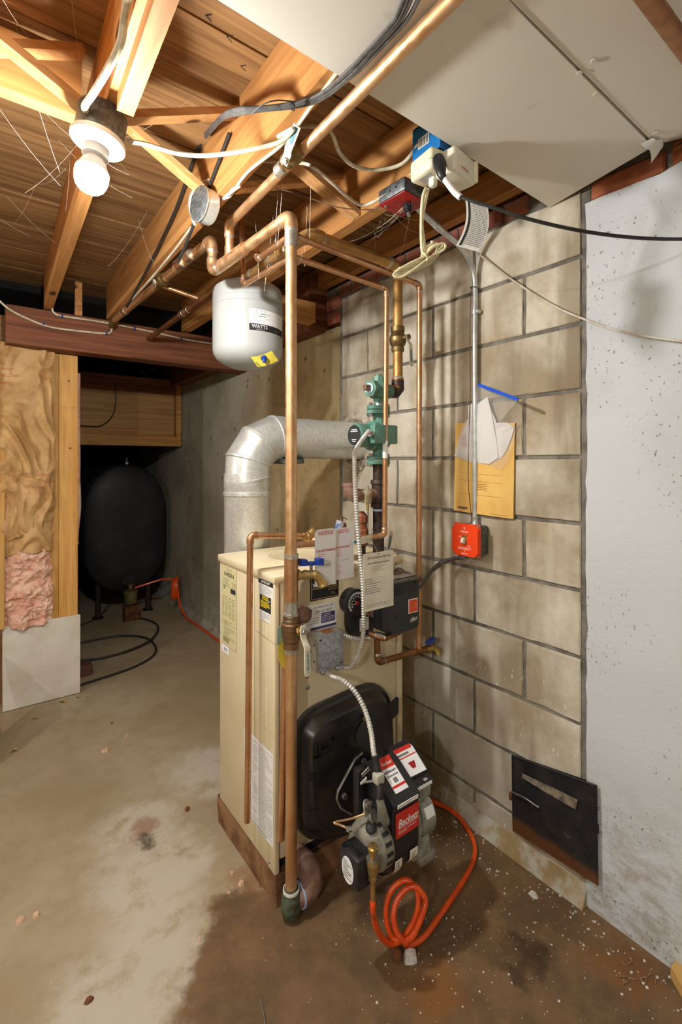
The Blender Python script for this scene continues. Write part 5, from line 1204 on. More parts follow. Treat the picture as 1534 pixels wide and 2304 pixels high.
for k in range(16): rules.box((ca[0]+cw*.05, yc+.0004, ca[2]-ch_*(.44+.032*k)), (cb[0]-cw*.05, yc+.0001, ca[2]-ch_*(.443+.032*k)))
obj('ruled_lines', rules, 'ink_pale', cd, smooth=False)
obj('eyelet', G().cyl((cm, yc+.001, ca[2]-.006), (cm, yc-.0004, ca[2]-.006), .0022, n=10), 'ink', cd)
obj('tie_wire', G().tube(cat_rom([(cm, 1.0868, ca[2]-.006), (0.97, 1.11, 1.063), (1.016, 1.18, 1.074), (1.064, 1.24, 1.103), (1.10, 1.262, 1.078)], 5), .0009, 6), 'steel', cd)
yt_ = thing('yellow_hang_tag', 'yellow and mint valve tag tucked behind the riser valve', 'tag', (0.7054, 1.225, 0.7254))
obj('tag_face', G().prism([(0.6919, 1.222, 0.7983), (0.7007, 1.222, 0.8092), (0.7187, 1.222, 0.8078), (0.7308, 1.222, 0.7973), (0.7308, 1.222, 0.7264), (0.7172, 1.222, 0.7208), (0.7007, 1.222, 0.7367), (0.6904, 1.222, 0.7625)], (0, .0008, 0)), 'yellow', yt_, smooth=False)
obj('tag_clip', G().prism([(0.6881, 1.22, 0.8473), (0.6955, 1.22, 0.8548), (0.7028, 1.22, 0.8429), (0.7043, 1.22, 0.8193), (0.694, 1.22, 0.7983), (0.6866, 1.22, 0.8026)], (0, .0008, 0)), 'mint', yt_, smooth=False)

# ------------------------------------------------------------------ electrical things overhead
rb_ = thing('thermal_cutoff_box', 'grey square box with dark red cover and black knob under the joist', 'electrical box', (1.03, 1.05, 2.10))
Rz = Matrix.Rotation(D(3), 3, 'Z')
obj('box', G().rbox((.968, .990, 2.112), (1.078, 1.100, 2.154), .008, 2, Rz), 'galv_dark', rb_)
obj('cover', G().rbox((.970, .992, 2.108), (1.076, 1.098, 2.112), .006, 2, Rz), 'red_dark', rb_)
obj('knob', G().lathe((1.03, 1.035, 2.108), (0, -.15, -1), [(.013, 0), (.014, .004), (.013, .018), (.010, .02), (.010, .026), (.006, .028)], 16), 'black', rb_)
obj('probe', G().cyl((1.03, 1.031, 2.082), (1.03, 1.029, 2.070), .006, n=10), 'steel', rb_)
for x, y in ((.985, 1.083), (1.062, 1.007)): obj('screw', G().cyl((x, y, 2.108), (x, y, 2.105), .0045, n=10), 'steel', rb_)
for y_ in (1.02, 1.045, 1.07): obj('knockout', G().cyl((.9685, y_, 2.132), (.9665, y_, 2.132), .0032, n=8), 'ink', rb_)
bx = thing('outlet_box', 'blue plastic outlet box with bar code fixed to the joist beside the drywall', 'electrical box', (.98, .88, 2.135))
w = G()
for a, b in (((.940, .828, 2.138), (.943, .925, 2.232)), ((1.017, .828, 2.138), (1.020, .925, 2.232)), ((.943, .828, 2.138), (1.017, .831, 2.232)), ((.943, .922, 2.138), (1.017, .925, 2.232)), ((.940, .828, 2.228), (1.020, .925, 2.232))): w.box(a, b)
obj('shell', w, 'blue_box', bx, smooth=False)
obj('receptacle', G().rbox((.958, .842, 2.142), (1.004, .912, 2.16), .004, 1), 'black', bx)
bl = obj('bar_code_label', G().box((.9394, .865, 2.168), (.9401, .905, 2.196)), 'card', bx, smooth=False)
g = G()
for i in range(9): g.box((.9390, .902-i*.0038, 2.171), (.9394, .9005-i*.0038-.0008*(i % 3), 2.192))
obj('bars', g, 'ink_grey', bl, smooth=False)
obj('bracket', G().rbox((.966, .8265, 2.139), (.992, .8285, 2.165), .002, 1), 'blue_box', bx)
a1 = thing('power_adapter', 'cream phone power adapter plugged under the blue outlet box', 'adapter', (.965, .86, 2.065))
obj('body', G().rbox((.908, .820, 2.072), (.966, .908, 2.128), .010, 3, Matrix.Rotation(D(-6), 3, 'Z')), 'cream', a1)
obj('seam', G().rbox((.9065, .8185, 2.094), (.9675, .9095, 2.096), .001, 1, Matrix.Rotation(D(-6), 3, 'Z')), 'ivory', a1)
obj('face_print', G().box((.92, .845, 2.0714), (.945, .885, 2.072)), 'ink_pale', a1, smooth=False)
obj('prongs', G().box((.954, .856, 2.128), (.962, .872, 2.143)), 'steel', a1, smooth=False)
obj('cord_plug', G().rbox((.936, .846, 2.048), (.954, .866, 2.074), .005, 2), 'ivory', a1)
a2 = thing('power_adapter', 'larger off-white power adapter hanging under the drywall edge', 'adapter', (1.03, .82, 2.05))
obj('body', G().rbox((.940, .790, 2.060), (1.042, .850, 2.124), .008, 3, Matrix.Rotation(D(8), 3, 'Z')), 'ivory', a2)
obj('rim', G().rbox((1.032, .788, 2.064), (1.044, .846, 2.120), .005, 2, Matrix.Rotation(D(8), 3, 'Z')), 'cream', a2)
obj('prongs', G().box((.972, .842, 2.118), (.98, .850, 2.143)), 'steel', a2, smooth=False)
text(a2, 'verizon', .012, (.990, .7885, 2.080), (1, .14, 0), Z1, 'ink_red', bold=.0002)
obj('film_strip', G().sheet(3, 3, lambda a, b: (1.040+.02*a, .81-.012*b, 2.125-.02*a*b-.006*a)), 'bag', a2)
cd2 = thing('appliance_plug', 'black plug and cord with white instruction tag running off to the right', 'cord', (.985, .835, 2.07))
pg_ = [(0.9144, 0.8137, 2.095), (0.9121, 0.803, 2.067), (0.907, 0.7942, 2.039), (0.9131, 0.7896, 2.026)]
obj('plug', G().tube(cat_rom(pg_, 4), [.008, .014, .0155, .016, .016, .0145, .013, .012, .0105, .0095, .009, .008, .0075], 14), 'black', cd2)
cpts = [(0.9131, 0.7896, 2.026), (0.9184, 0.7732, 1.997), (0.932, 0.7504, 1.97), (0.9666, 0.6993, 1.938), (1.033, 0.6246, 1.895), (1.132, 0.5497, 1.868), (1.254, 0.4833, 1.863), (1.391, 0.4178, 1.875), (1.577, 0.3405, 1.907)]
obj('cord', G().tube(cat_rom(cpts, 8), .0042, 8), 'black_cable', cd2)
obj('paper_sleeve', G().tube(cat_rom([(0.9113, 0.7923, 2.033), (0.9162, 0.781, 2.012), (0.9229, 0.7673, 1.988), (0.9302, 0.7543, 1.972)], 3), [.0075]*10, 10), 'white', cd2)
q0, q1 = Vector((0.9356, 0.7452, 1.968)), Vector((0.9649, 0.7019, 1.939))
lowL, lowR = Vector((0.8926, 0.7488, 1.842)), Vector((0.9264, 0.7108, 1.823))
def tagf(a, b):
    t = q0.lerp(q1, a); l = lowL.lerp(lowR, a); p = t.lerp(l, b); return p+Vector((.012, -.012, 0))*math.sin(b*2.6)
tgl = obj('instruction_tag', G().sheet(6, 12, tagf), 'white', cd2)
def on_tag(a0, a1, b0, b1, mat, name='printing'):
    g = G(); c = [tagf(a0, b0), tagf(a1, b0), tagf(a1, b1), tagf(a0, b1)]
    g.add([p+Vector((-.0006, -.0008, -.0001)) for p in c], [(0, 1, 2, 3)]); return g
bar = G()
for i in range(8):
    t = on_tag(.09, .19, .03+i*.118, .03+(i+1)*.118, 'ink'); bar.add(t.v, [(0, 1, 2, 3)])
obj('black_bar', bar, 'ink', tgl, smooth=False)
pr = G(); rnd = random.Random(5)
for i in range(24):
    b0 = .06+i*.037; x = .28
    while x < .93:
        w_ = rnd.uniform(.05, .14); t = on_tag(x, min(x+w_, .95), b0, b0+.016, 'ink'); pr.add(t.v, [(0, 1, 2, 3)]); x += w_+.02
obj('printing', pr, 'ink_grey', tgl, smooth=False)
# cream extension flex and its hank
fx_ = [(0.8913, 0.8311, 2.015), (0.8777, 0.8288, 1.986), (0.8898, 0.8448, 1.947), (0.8971, 0.8517, 1.895), (0.8998, 0.8497, 1.861), (0.9061, 0.8449, 1.857)]
ck = thing('flex_hank', 'cream flat flex with coiled hank hanging from the cream adapter', 'cord', (0.8899, 0.8572, 1.827))
obj('drop', G().tube(cat_rom(fx_, 8), .0042, 8), 'cord_cream', ck)
obj('drop', G().tube([p+Vector((.004, 0, 0)) for p in cat_rom([(0.8977, 0.8325, 2.018), (0.8849, 0.8296, 1.983), (0.8925, 0.8489, 1.938), (0.9044, 0.8525, 1.892), (0.9043, 0.8463, 1.859)], 8)], .0036, 8), 'cord_cream', ck)
for i in range(6):
    o1 = i*4.6; dd = 1.205+.007*i
    lp = [PD_(955+o1*.6,577+o1*.3,dd), PD_(915+o1,596+o1*.5,dd), PD_(888+o1*.4,614-o1*.4,dd), PD_(888+o1*1.2,622-o1*.9,dd), PD_(905+o1*1.3,623-o1,dd), PD_(940+o1,600-o1*.2,dd), PD_(968+o1,578-o1*.7,dd), PD_(994-o1,565-o1*.9,dd), PD_(1002-o1*1.2,555-o1*.4,dd), PD_(996-o1*1.3,548+o1*.2,dd), PD_(975-o1,556+o1*.3,dd), PD_(955+o1*.6,577+o1*.3,dd)]
    obj('loop', G().tube(cat_rom(lp, 5), .0031, 7), 'cord_cream', ck)
obj('tie', G().tube(cat_rom([(0.8842, 0.8364, 1.853), (0.8876, 0.8276, 1.846), (0.8948, 0.8284, 1.839), (0.896, 0.84, 1.837), (0.8971, 0.8517, 1.85), (0.8842, 0.8364, 1.853)], 4), .0028, 6), 'cord_cream', ck)

ct = thing('wall_conduit', 'steel conduit from the dark red box down the block wall to the red switch', 'conduit', (1.44, 1.10, 1.10))
cpath = [(1.078, 1.05, 2.125), (1.20, 1.07, 2.105), (1.33, 1.085, 2.085), (1.39, 1.093, 2.06), (1.425, 1.098, 2.02), (1.438, 1.10, 1.95), (1.436, 1.10, 1.8), (1.437, 1.10, 1.5), (1.438, 1.10, 1.3), (1.438, 1.10, 1.112)]
obj('tube', G().tube(cat_rom(cpath, 8), .0098, 14), 'emt', ct)
obj('coupling', G().cyl((1.19, 1.068, 2.107), (1.215, 1.072, 2.103), .0115, n=14), 'emt', ct)
obj('strap', G().rbox((1.430, 1.080, 1.868), (1.453, 1.120, 1.882), .004, 1), 'emt', ct)
obj('strap_saddle', G().cyl((1.437, 1.10, 1.866), (1.437, 1.10, 1.884), .0125, n=14), 'emt', ct)
obj('connector', G().lathe((1.438, 1.10, 1.10), Z1, [(.013, 0), (.013, .008), (.0115, .01), (.0115, .028), (.0125, .03), (.0125, .034)], 12), 'emt', ct)
cable('bell_wire', [(1.425, 1.108, 1.96), (1.424, 1.113, 1.8), (1.426, 1.112, 1.6), (1.424, 1.116, 1.45), (1.426, 1.122, 1.28), (1.428, 1.114, 1.17), (1.431, 1.11, 1.12), (1.445, 1.128, 1.105)], .0016, 'brown_wire', 'thin brown bell wire tied along the wall conduit', 'wire')
cable('wire_tie', [(1.424, 1.092, 1.963), (1.427, 1.112, 1.967), (1.45, 1.112, 1.964), (1.45, 1.092, 1.96), (1.424, 1.092, 1.963)], .0015, 'black_rub', 'black tie round the conduit below the white tag', 'tie')
es = thing('emergency_switch', 'red emergency shutoff switch box on the block wall', 'switch', (1.42, 1.105, .995))
obj('box', G().rbox((1.400, 1.052, .998), (1.455, 1.158, 1.104), .010, 3), 'galv_dark', es)
cvr = []
sy0, sy1, sz0_, sz1_ = 1.047, 1.163, .993, 1.109
nt = .016
octo = [(sy0+nt, sz0_), (sy1-nt, sz0_), (sy1, sz0_+nt), (sy1, sz1_-nt), (sy1-nt, sz1_), (sy0+nt, sz1_), (sy0, sz1_-nt), (sy0, sz0_+nt)]
obj('cover', G().loft([[(x, (y-1.105)*s+1.105, (z-1.051)*s+1.051) for y, z in octo] for x, s in ((1.402, 1), (1.388, 1), (1.384, .97))]), 'red_switch', es, angle=25)
obj('base_plate', G().rbox((1.396, sy0, sz0_), (1.401, sy1, sz1_), .008, 2), 'red_switch', es)
for y_, z_ in ((sy0+.007, sz1_-.007), (sy0+.007, sz0_+.007)): obj('screw', G().cyl((1.396, y_, z_), (1.392, y_, z_), .0055, n=10), 'steel', es)
obj('toggle_frame', G().rbox((1.3815, 1.094, 1.034), (1.386, 1.116, 1.070), .002, 1), 'brass', es)
obj('toggle', G().rbox((1.368, 1.099, 1.040), (1.386, 1.111, 1.060), .003, 2, Matrix.Rotation(.35, 3, 'Y')), 'ivory', es)
for s_, z_, sz_ in (('OIL', 1.096, .006), ('BURNER', 1.081, .009), ('EMERGENCY', 1.021, .010), ('SWITCH', 1.003, .007)): text(es, s_, sz_, (1.3835, 1.105, z_), RT, Z1, 'ink_white')
text(es, 'ON', .007, (1.3835, 1.124, 1.062), RT, Z1, 'ink_white'); text(es, 'OFF', .007, (1.3835, 1.084, 1.031), RT, Z1, 'ink_white')
for z_ in (1.09, 1.012): obj('arrow_mark', G().prism([(1.3837, 1.108, z_), (1.3837, 1.102, z_), (1.3837, 1.105, z_+.004)], (-.0004, 0, 0)), 'ink_white', es, smooth=False)
for z_ in (1.03, 1.07): obj('knockout', G().cyl((1.43, 1.052, z_), (1.43, 1.0505, z_), .003, n=8), 'ink', es)
fxp = [(1.43, 1.11, .995), (1.40, 1.125, .985), (1.393, 1.204, 0.9597), (1.352, 1.223, 0.9319), (1.288, 1.208, 0.9075), (1.213, 1.165, 0.8962), (1.15, 1.165, .93)]
cable('burner_feed_cable', fxp, .0075, 'grey_cable', 'grey cable from the red switch down to the control box', 'cable')
cable('thermostat_wire', [(1.435, 1.135, .998), (1.373, 1.22, 0.933), (1.312, 1.215, 0.9059), (1.228, 1.166, 0.8997), (1.15, 1.168, .91)], .0022, 'brown_wire', 'thin brown wire hanging under the grey cable by the control box', 'wire')
cable('thermostat_wire', [(1.101, 1.174, 0.9504), (1.099, 1.151, 0.98), (1.113, 1.14, 0.9756), (1.115, 1.126, 0.9662), (1.122, 1.108, 0.9599), (1.131, 1.101, 0.9367), (1.135, 1.16, .958)], .0017, 'black_cable', 'black kinked wire over the top of the control box', 'wire')
# envelope, papers and bag
en = thing('manila_envelope', 'yellow manila envelope hanging on the block wall behind the conduit', 'envelope', (1.45, 1.06, 1.14))
ea, eb, ec, ed = (1.449, 1.198, 1.479), (1.449, 0.9452, 1.463), (1.447, 0.949, 1.137), (1.447, 1.205, 1.147)
def envf(a, b):
    t = Vector(ea).lerp(Vector(eb), a); l = Vector(ed).lerp(Vector(ec), a); p = t.lerp(l, b); return (p.x-.010*math.sin(math.pi*a)*(.3+.7*b)-.001, p.y, p.z)
obj('front', G().sheet(12, 12, envf), 'manila', en)
obj('back', G().add([(1.4545, p[1], p[2]) for p in (ea, eb, ec, ed)], [(0, 1, 2, 3)]), 'manila', en, smooth=False)
obj('edge', G().loft([[Vector(envf(1, 1-i/8)), Vector((1.4545, envf(1, 1-i/8)[1], envf(1, 1-i/8)[2]-.0005))] for i in range(9)], cap=False), 'manila', en)
def env_lines(a0, a1, b, h=.004):
    g = G()
    for i in range(6):
        x0 = a0+(a1-a0)*i/6; x1 = a0+(a1-a0)*(i+1)/6
        g.add([Vector(envf(*p))-Vector((.0008, 0, 0)) for p in ((x0, b), (x1, b), (x1, b+h), (x0, b+h))], [(0, 1, 2, 3)])
    return g
for b in (.56, .64, .79): obj('printed_rule', env_lines(.12, .84, b, .003), 'manila_line', en, smooth=False)
for b in (.665, .685, .705, .725): obj('printed_line', env_lines(.42, .6, b, .006), 'manila_line', en, smooth=False)
obj('printed_line', env_lines(.66, .93, .975, .005), 'manila_line', en, smooth=False)
p_ = Vector(envf(.18, .955)); text(en, '* MCKESSON', .0115, (p_.x-.003, p_.y, p_.z), RT, Z1, 'ink', bold=.0003, sx=.72)
bg = thing('zip_bag', 'clear zip bag of crumpled white papers with blue slider on the block wall', 'bag', (1.43, 1.05, 1.28))
def poly_sheet(pix, X, mat, name, puff=.006, seed=1, mid=None):
    P = [Vector(PX_(p[0], p[1], p[2] if len(p) > 2 else X)) for p in pix]; c = sum(P, Vector())/len(P); n = len(P); vs = []; R_ = 5
    for r in range(R_):
        s = 1-r/R_
        for k, p in enumerate(P):
            q = c+(p-c)*s; d = puff*(1-s*s)+.003*noise.noise(q*38+Vector((seed, 0, 0)))*(1 if r else .5); vs.append((q.x-d, q.y, q.z))
    vs.append((c.x-puff, c.y, c.z)); g = G()
    fs = [(r*n+k, r*n+(k+1) % n, (r+1)*n+(k+1) % n, (r+1)*n+k) for r in range(R_-1) for k in range(n)]+[((R_-1)*n+k, (R_-1)*n+(k+1) % n, R_*n) for k in range(n)]
    return obj(name, g.add(vs, fs), mat, bg, angle=12)
poly_sheet([(1054,940), (1078,905), (1096,893), (1102,915), (1116,948), (1096,990), (1078,1042), (1060,1040), (1022,1026), (1034,985)], 1.440, 'white', 'paper', .004, 1)
poly_sheet([(1086,900), (1096,893), (1106,930), (1118,1000), (1120,1030), (1100,1044), (1078,1042), (1080,980)], 1.436, 'white', 'paper', .006, 2)
poly_sheet([(1112,952), (1140,950), (1156,962), (1150,985), (1138,1015), (1126,1032), (1104,1044), (1108,990)], 1.442, 'white', 'paper', .005, 3)
poly_sheet([(1052,912), (1062,908), (1064,938), (1054,944)], 1.444, 'white', 'paper', .002, 4)
poly_sheet([(1076,864), (1166,899,1.356), (1160,925,1.39), (1152,950), (1160,966), (1154,1000), (1140,1040), (1124,1058), (1098,1044), (1022,1027), (1036,960), (1060,932)], 1.431, 'bag', 'film', .010, 5)
s0, s1 = Vector((1.43, 1.08, 1.609)), Vector((1.356, 0.872, 1.528))
obj('slider_rail', G().loft([[p+Vector((x, 0, z)) for x, z in ((0, -.0055), (-.005, -.0055), (-.005, .0055), (0, .0055))] for p in (s0, s1)]), 'blue_zip', bg, smooth=False)
obj('bag_hook', G().cyl((1.43, s0.y, s0.z), (1.456, s0.y, s0.z), .0025, n=8), 'steel', bg)
pq = PX_(1048, 985, 1.4345); printing(bg, (pq[0]-.004, pq[1]+.018, pq[2]+.012), RT*.026, DN*.045, 8, 'ink_red', seed=51)
# cleanout door on the wall, white cable along it
cy0, cy1 = .6776, .956
co_ = thing('cleanout_door', 'black steel cleanout door with rusty lower edge low on the wall', 'door', (1.45, .81, .07))
cpts_ = [(1.447, 0.9524, 0.3323), (1.443, 0.6724, 0.3821), (1.44, 0.6685, 0.0974), (1.447, 0.949, 0.0804)]
def cof(a, b):
    t = Vector(cpts_[0]).lerp(Vector(cpts_[1]), a); l = Vector(cpts_[3]).lerp(Vector(cpts_[2]), a); p = t.lerp(l, b)
    return (p.x-.003*noise.noise((a*3, b*3, 1)), p.y, p.z+(.004*noise.noise((a*14, 0, 4)) if b == 0 else 0))
obj('plate', G().sheet(24, 16, cof), 'cleanout', co_)
obj('plate_back', G().add([(1.454, p[1], p[2]) for p in cpts_], [(0, 1, 2, 3)]), 'cleanout', co_, smooth=False)
obj('plate_edge', G().tube([Vector(p)-Vector((.001, 0, 0)) for p in (cpts_[0], cpts_[3], cpts_[2], cpts_[1], cpts_[0])], .0035, 6), 'cleanout', co_)
obj('frame_strip', G().prism([(1.442, 0.9124, 0.2945), (1.441, 0.8257, 0.3045), (1.44, 0.7258, 0.3117), (1.44, 0.7312, 0.2817), (1.44, 0.7531, 0.28), (1.441, 0.8377, 0.2795), (1.442, 0.9108, 0.2806)], (-.003, 0, 0)), M('scraped mortar smear', (140, 129, 110), (84, 76, 66), 40, .85), co_)
obj('latch_rod', G().tube(cat_rom([(1.436, 0.9452, 0.2169), (1.432, 0.9341, 0.2201), (1.43, 0.8968, 0.227), (1.432, 0.8477, 0.2222)], 4), .003, 8), 'steel', co_)
obj('latch_catch', G().rbox(Vector((1.45, 0.9561, 0.193))-Vector((.012, .004, .012)), Vector((1.45, 0.9561, 0.193))+Vector((.004, .006, .012)), .002, 1), 'rust_dark', co_)
cable('wall_wire', [(1.428, 1.08, 2.08), (1.436, 1.039, 2.036), (1.44, 0.9529, 1.951), (1.438, 0.8091, 1.827), (1.436, 0.6844, 1.743), (1.434, 0.5752, 1.685), (1.432, 0.4551, 1.639), (1.43, 0.3582, 1.611)], .0032, 'cable_bare', 'aged white wire sagging from the conduit across block and white wall', 'wire')
obj_p = thing('overhead_pipe', 'brown copper pipe crossing the drywall in the near upper corner', 'pipe', (1.2, .33, 2.11))
pipe_run(obj_p, [(.55, .335, 2.108), (1.44, .33, 2.108)], .0155, 'copper_dark')
solo('flashing_scrap', G().sheet(4, 3, lambda a, b: (1.43-.03*b, .505-.11*a, 2.142-.012*b+.01*a-.018*a*b), ), 'black_rub', 'black membrane scrap above the clay brick at the drywall corner', 'scrap')

# ------------------------------------------------------------------ cables overhead
RX = 'white cables on the joists'
cable('romex_cable', [(0.2089, 0.8903, 2.16), (0.2129, 0.9471, 2.15), (0.2115, 0.9757, 2.12), (0.1993, 1.032, 2.1), (0.189, 1.111, 2.1), (0.1835, 1.182, 2.11), (.200, 1.215, 2.12)], .0075, 'romex', 'thick white cable dropping along the joist into the bulb lampholder box', 'cable', RX)
cable('romex_cable', [(.285, 1.235, 2.105), (0.3248, 1.219, 2.105), (0.3939, 1.2, 2.1), (0.4592, 1.161, 2.1), (0.5357, 1.093, 2.108), (0.5885, 1.035, 2.118), (0.5994, 0.9858, 2.128), (.60, 1.06, 2.150)], .0055, 'romex', 'white cable sagging from the lampholder box across to the pipe joist', 'cable', RX)
cable('romex_cable', [(.655, 1.06, 2.20), (0.7026, 0.9878, 2.17), (0.7636, 1.019, 2.15), (0.8325, 1.039, 2.15), (0.9021, 1.025, 2.16), (0.9488, 0.974, 2.17), (.941, .905, 2.185)], .0050, 'romex', 'white cable sagging between the joists into the blue outlet box', 'cable', RX)
cable('romex_cable', [(.625, 1.36, 2.25), (0.7354, 1.19, 2.2), (0.7523, 1.127, 2.16), (0.8116, 1.125, 2.14), (0.8917, 1.145, 2.13), (0.9566, 1.149, 2.13), (.972, 1.06, 2.132)], .0048, 'cable_bare', 'greyish cable running between joists into the dark red box', 'cable', RX)
cable('romex_cable', [(0.6011, 0.8019, 2.152), (0.6116, 0.9272, 2.152), (0.6249, 1.071, 2.152), (0.6052, 1.235, 2.15), (0.6107, 1.351, 2.148), (0.6082, 1.394, 2.146)], .0045, 'romex', 'white cable clipped along the underside of the pipe joist', 'cable', RX)
cable('romex_cable', [(0.56, 1.538, 2.106), (0.555, 1.565, 2.167), (0.555, 1.557, 2.207), (0.565, 1.504, 2.223), (0.578, 1.462, 2.222)], .0050, 'romex', 'short white cable looping into the round grey box on the joist', 'cable', RX)
GYF = 2.992
cable('romex_cable', [PY_(-10,668,GYF), PY_(20,695,GYF), PY_(60,716,GYF), PY_(110,735,GYF), PY_(170,744,GYF), PY_(240,750,GYF), PY_(252,740,GYF), PY_(255,722,GYF-.02)], .0055, 'romex', 'white cable stapled along the lower face of the brown girder', 'cable', RX)
cable('romex_cable', [PY_(124,640,GYF), PY_(118,690,GYF), PY_(122,704,GYF), PY_(140,711,GYF), PY_(200,720,GYF), PY_(270,732,GYF), PY_(340,746,GYF), PY_(420,764,GYF), PY_(490,775,GYF)], .0055, 'romex', 'white cable stapled along the upper edge of the brown girder', 'cable', RX)
for px, py, wh in ((98,728,'holding the lower white cable near the left end of the girder'), (240,749,'where the lower white cable turns up on the girder'), (140,711,'on the upper white cable beside the joist foot'), (303,739,'on the upper white cable right of the pipe end'), (408,761,'on the upper white cable left of the grey tank')):
    p = Vector(PY_(px,py,2.986)); solo('cable_staple', G().rbox(p-Vector((.004, .002, .009)), p+Vector((.004, .014, .009)), .002, 1), 'blue', 'small blue staple '+wh, 'staple', 'blue staples on the girder')
cable('black_cable', [(0.575, 1.484, 2.38), (0.573, 1.607, 2.334), (0.572, 1.752, 2.259), (0.572, 2.005, 2.187), (0.572, 2.332, 2.118), (0.572, 2.499, 2.089)], .0060, 'black_cable', 'black cable running down the joist bay left of the pipe joist', 'cable')
cable('black_cable', [(0.576, 1.302, 2.281), (0.576, 1.407, 2.223), (0.576, 1.549, 2.152), (0.576, 1.66, 2.097), (0.576, 1.754, 2.059)], .0055, 'black_cable', 'second black cable close to the pipe joist and round box', 'cable')
cable('flat_cable', [(0.577, 1.619, 2.133), (0.577, 1.782, 2.118), (0.577, 2.035, 2.107), (0.577, 2.313, 2.103), (0.577, 2.425, 2.103)], .0045, 'cable_bare', 'aged grey wire beside the pipe joist leading to the girder', 'cable')
bn = thing('cable_bundle', 'bundle of grey cables tied at the pipe joist and crossing the drywall', 'cable', (.6, .9, 2.11))
for i, (o1, o2) in enumerate(((0, 0), (12, 6), (24, 4), (6, 12))):
    obj('cable', G().tube(cat_rom([PZ_(920+o1*1.6,-40,2.13), PZ_(890+o1*1.2,40,2.13), PZ_(840+o1,100,2.128), PZ_(780+o1*.8,162+o2,2.128), PZ_(720+o1*.3,212+o2,2.14), PZ_(655,233+o2*.7,2.146), PZ_(590,242+o2*.5,2.149), PZ_(540,244+o2,2.16), PZ_(505,256+o2*.8,2.2), PZ_(478,282+o2*.8,2.27), PZ_(462,300+o2*.8,2.34)], 6), .0042, 8), 'grey_cable', bn)
obj('tie', G().tube(cat_rom([(0.5524, 0.918, 2.132), (0.5635, 0.923, 2.13), (0.5704, 0.9382, 2.132), (0.5708, 0.9546, 2.15), (0.5524, 0.918, 2.132)], 5), .0022, 6), 'black_rub', bn)
obj('tie_tail', G().tube(cat_rom([(0.551, 0.9158, 2.13), (0.5157, 0.9225, 2.12), (0.4985, 0.9517, 2.12), (0.4924, 0.9937, 2.12)], 5), .0014, 6), 'black_rub', bn)
rbx = thing('round_box', 'round grey metal box on the side of the pipe joist', 'electrical box', (.56, 1.45, 2.10))
obj('can', G().lathe((.583, 1.452, 2.128), (-1, -.15, 0), [(.050, 0), (.052, .003), (.052, .040), (.054, .041), (.054, .044), (.05, .045)], 24), 'galv', rbx, angle=30)
obj('cover', G().lathe((.5395, 1.4455, 2.128), (-1, -.15, 0), [(.053, 0), (.053, .002), (.051, .003)], 24), 'galv_dark', rbx)
obj('screw', G().cyl((.54, 1.44, 2.15), (.533, 1.439, 2.15), .004, n=8), 'steel', rbx)
solo('wire_clump', G().tube(cat_rom([(0.6052, 1.421, 2.15), (0.6038, 1.368, 2.145), (0.6073, 1.343, 2.15), (0.6035, 1.358, 2.135), (0.6005, 1.383, 2.14), (0.594, 1.33, 2.13), (0.605, 1.292, 2.135)], 6), .0048, 7), 'cable_bare', 'tangle of taped cable ends at the foot of the bridging strut', 'cable')
cable('probe_wire', [(0.7344, 1.342, 2.2), (0.811, 1.28, 2.17), (0.8965, 1.208, 2.13), (0.9801, 1.134, 2.12), (.975, 1.05, 2.125)], .0018, 'brown_wire', 'thin brown wire crossing the joist bay to the dark red box', 'wire')
# cobweb threads are far too fine to part: one object
web = G(); rw = random.Random(11)
def thread(p, q, sag=.02, r=.0004):
    p, q = Vector(p), Vector(q); web.tube([p.lerp(q, i/6)-Vector((0, 0, sag*4*(i/6)*(1-i/6))) for i in range(7)], r, 3, False)
for i in range(26):
    x = rw.uniform(-.1, .55); y = rw.uniform(1.1, 2.2); thread((x, y, 2.33), (x+rw.uniform(-.25, .25), y+rw.uniform(-.3, .3), rw.uniform(2.12, 2.3)))
for i in range(10):
    x = rw.uniform(.70, .86); y = rw.uniform(1.15, 1.5); thread((x, y, 2.15), (x+rw.uniform(-.02, .02), y+rw.uniform(-.05, .05), rw.uniform(1.9, 2.03)), .002)
for i in range(12):
    thread((1.02, rw.uniform(1.0, 1.2), 2.10), (rw.uniform(1.1, 1.4), rw.uniform(1.1, 1.6), rw.uniform(2.05, 2.3)), .03)
wo = obj('cobweb', web, M('cobweb silk', (214, 206, 190), None, rough=.9), None); wo['kind'] = 'stuff'; wo['label'] = 'fine cobweb threads under the joists'; wo['category'] = 'cobweb'

# ------------------------------------------------------------------ oil tank alcove
tk_ = thing('oil_tank', 'black oval heating oil tank on legs at the back of the alcove', 'tank', (1.0, 5.1, 0))
TX, TW, TZ0, TZ1, TY0, TY1 = 1.005, .335, .215, 1.315, 4.42, 5.85
def oval(s, y, n=12):
    r = TW*s; cz0 = TZ0+TW+.02; cz1 = TZ1-TW-.02; pts = []
    for c, a0 in ((cz1, 0), (cz0, 180)):
        for i in range(n+1):
            a = D(a0+180*i/n); zz = c+(r*1.06)*math.sin(a); pts.append((TX+r*math.cos(a), y, zz))
    return pts
obj('shell', G().loft([oval(.90, TY0-.012), oval(.955, TY0+.004), oval(.985, TY0+.02), oval(1.0, TY0+.03), oval(1.0, TY0+.05), oval(.975, TY0+.055), oval(.975, TY1), oval(.9, TY1+.03)]), 'tank_black', tk_, angle=40)
obj('head', G().loft([oval(.955, TY0+.002), oval(.95, TY0-.02), oval(.86, TY0-.040), oval(.55, TY0-.058), oval(.2, TY0-.064)]), 'tank_black', tk_)
for x, y in ((.80, 4.50), (1.21, 4.50), (.80, 5.7), (1.21, 5.7)):
    l = obj('leg', G().cyl((x, y, 0), (x, y, .36), .022, n=10), 'iron_black', tk_); obj('foot_flange', G().cyl((x, y, 0), (x, y, .012), .045, n=12), 'iron_black', l)
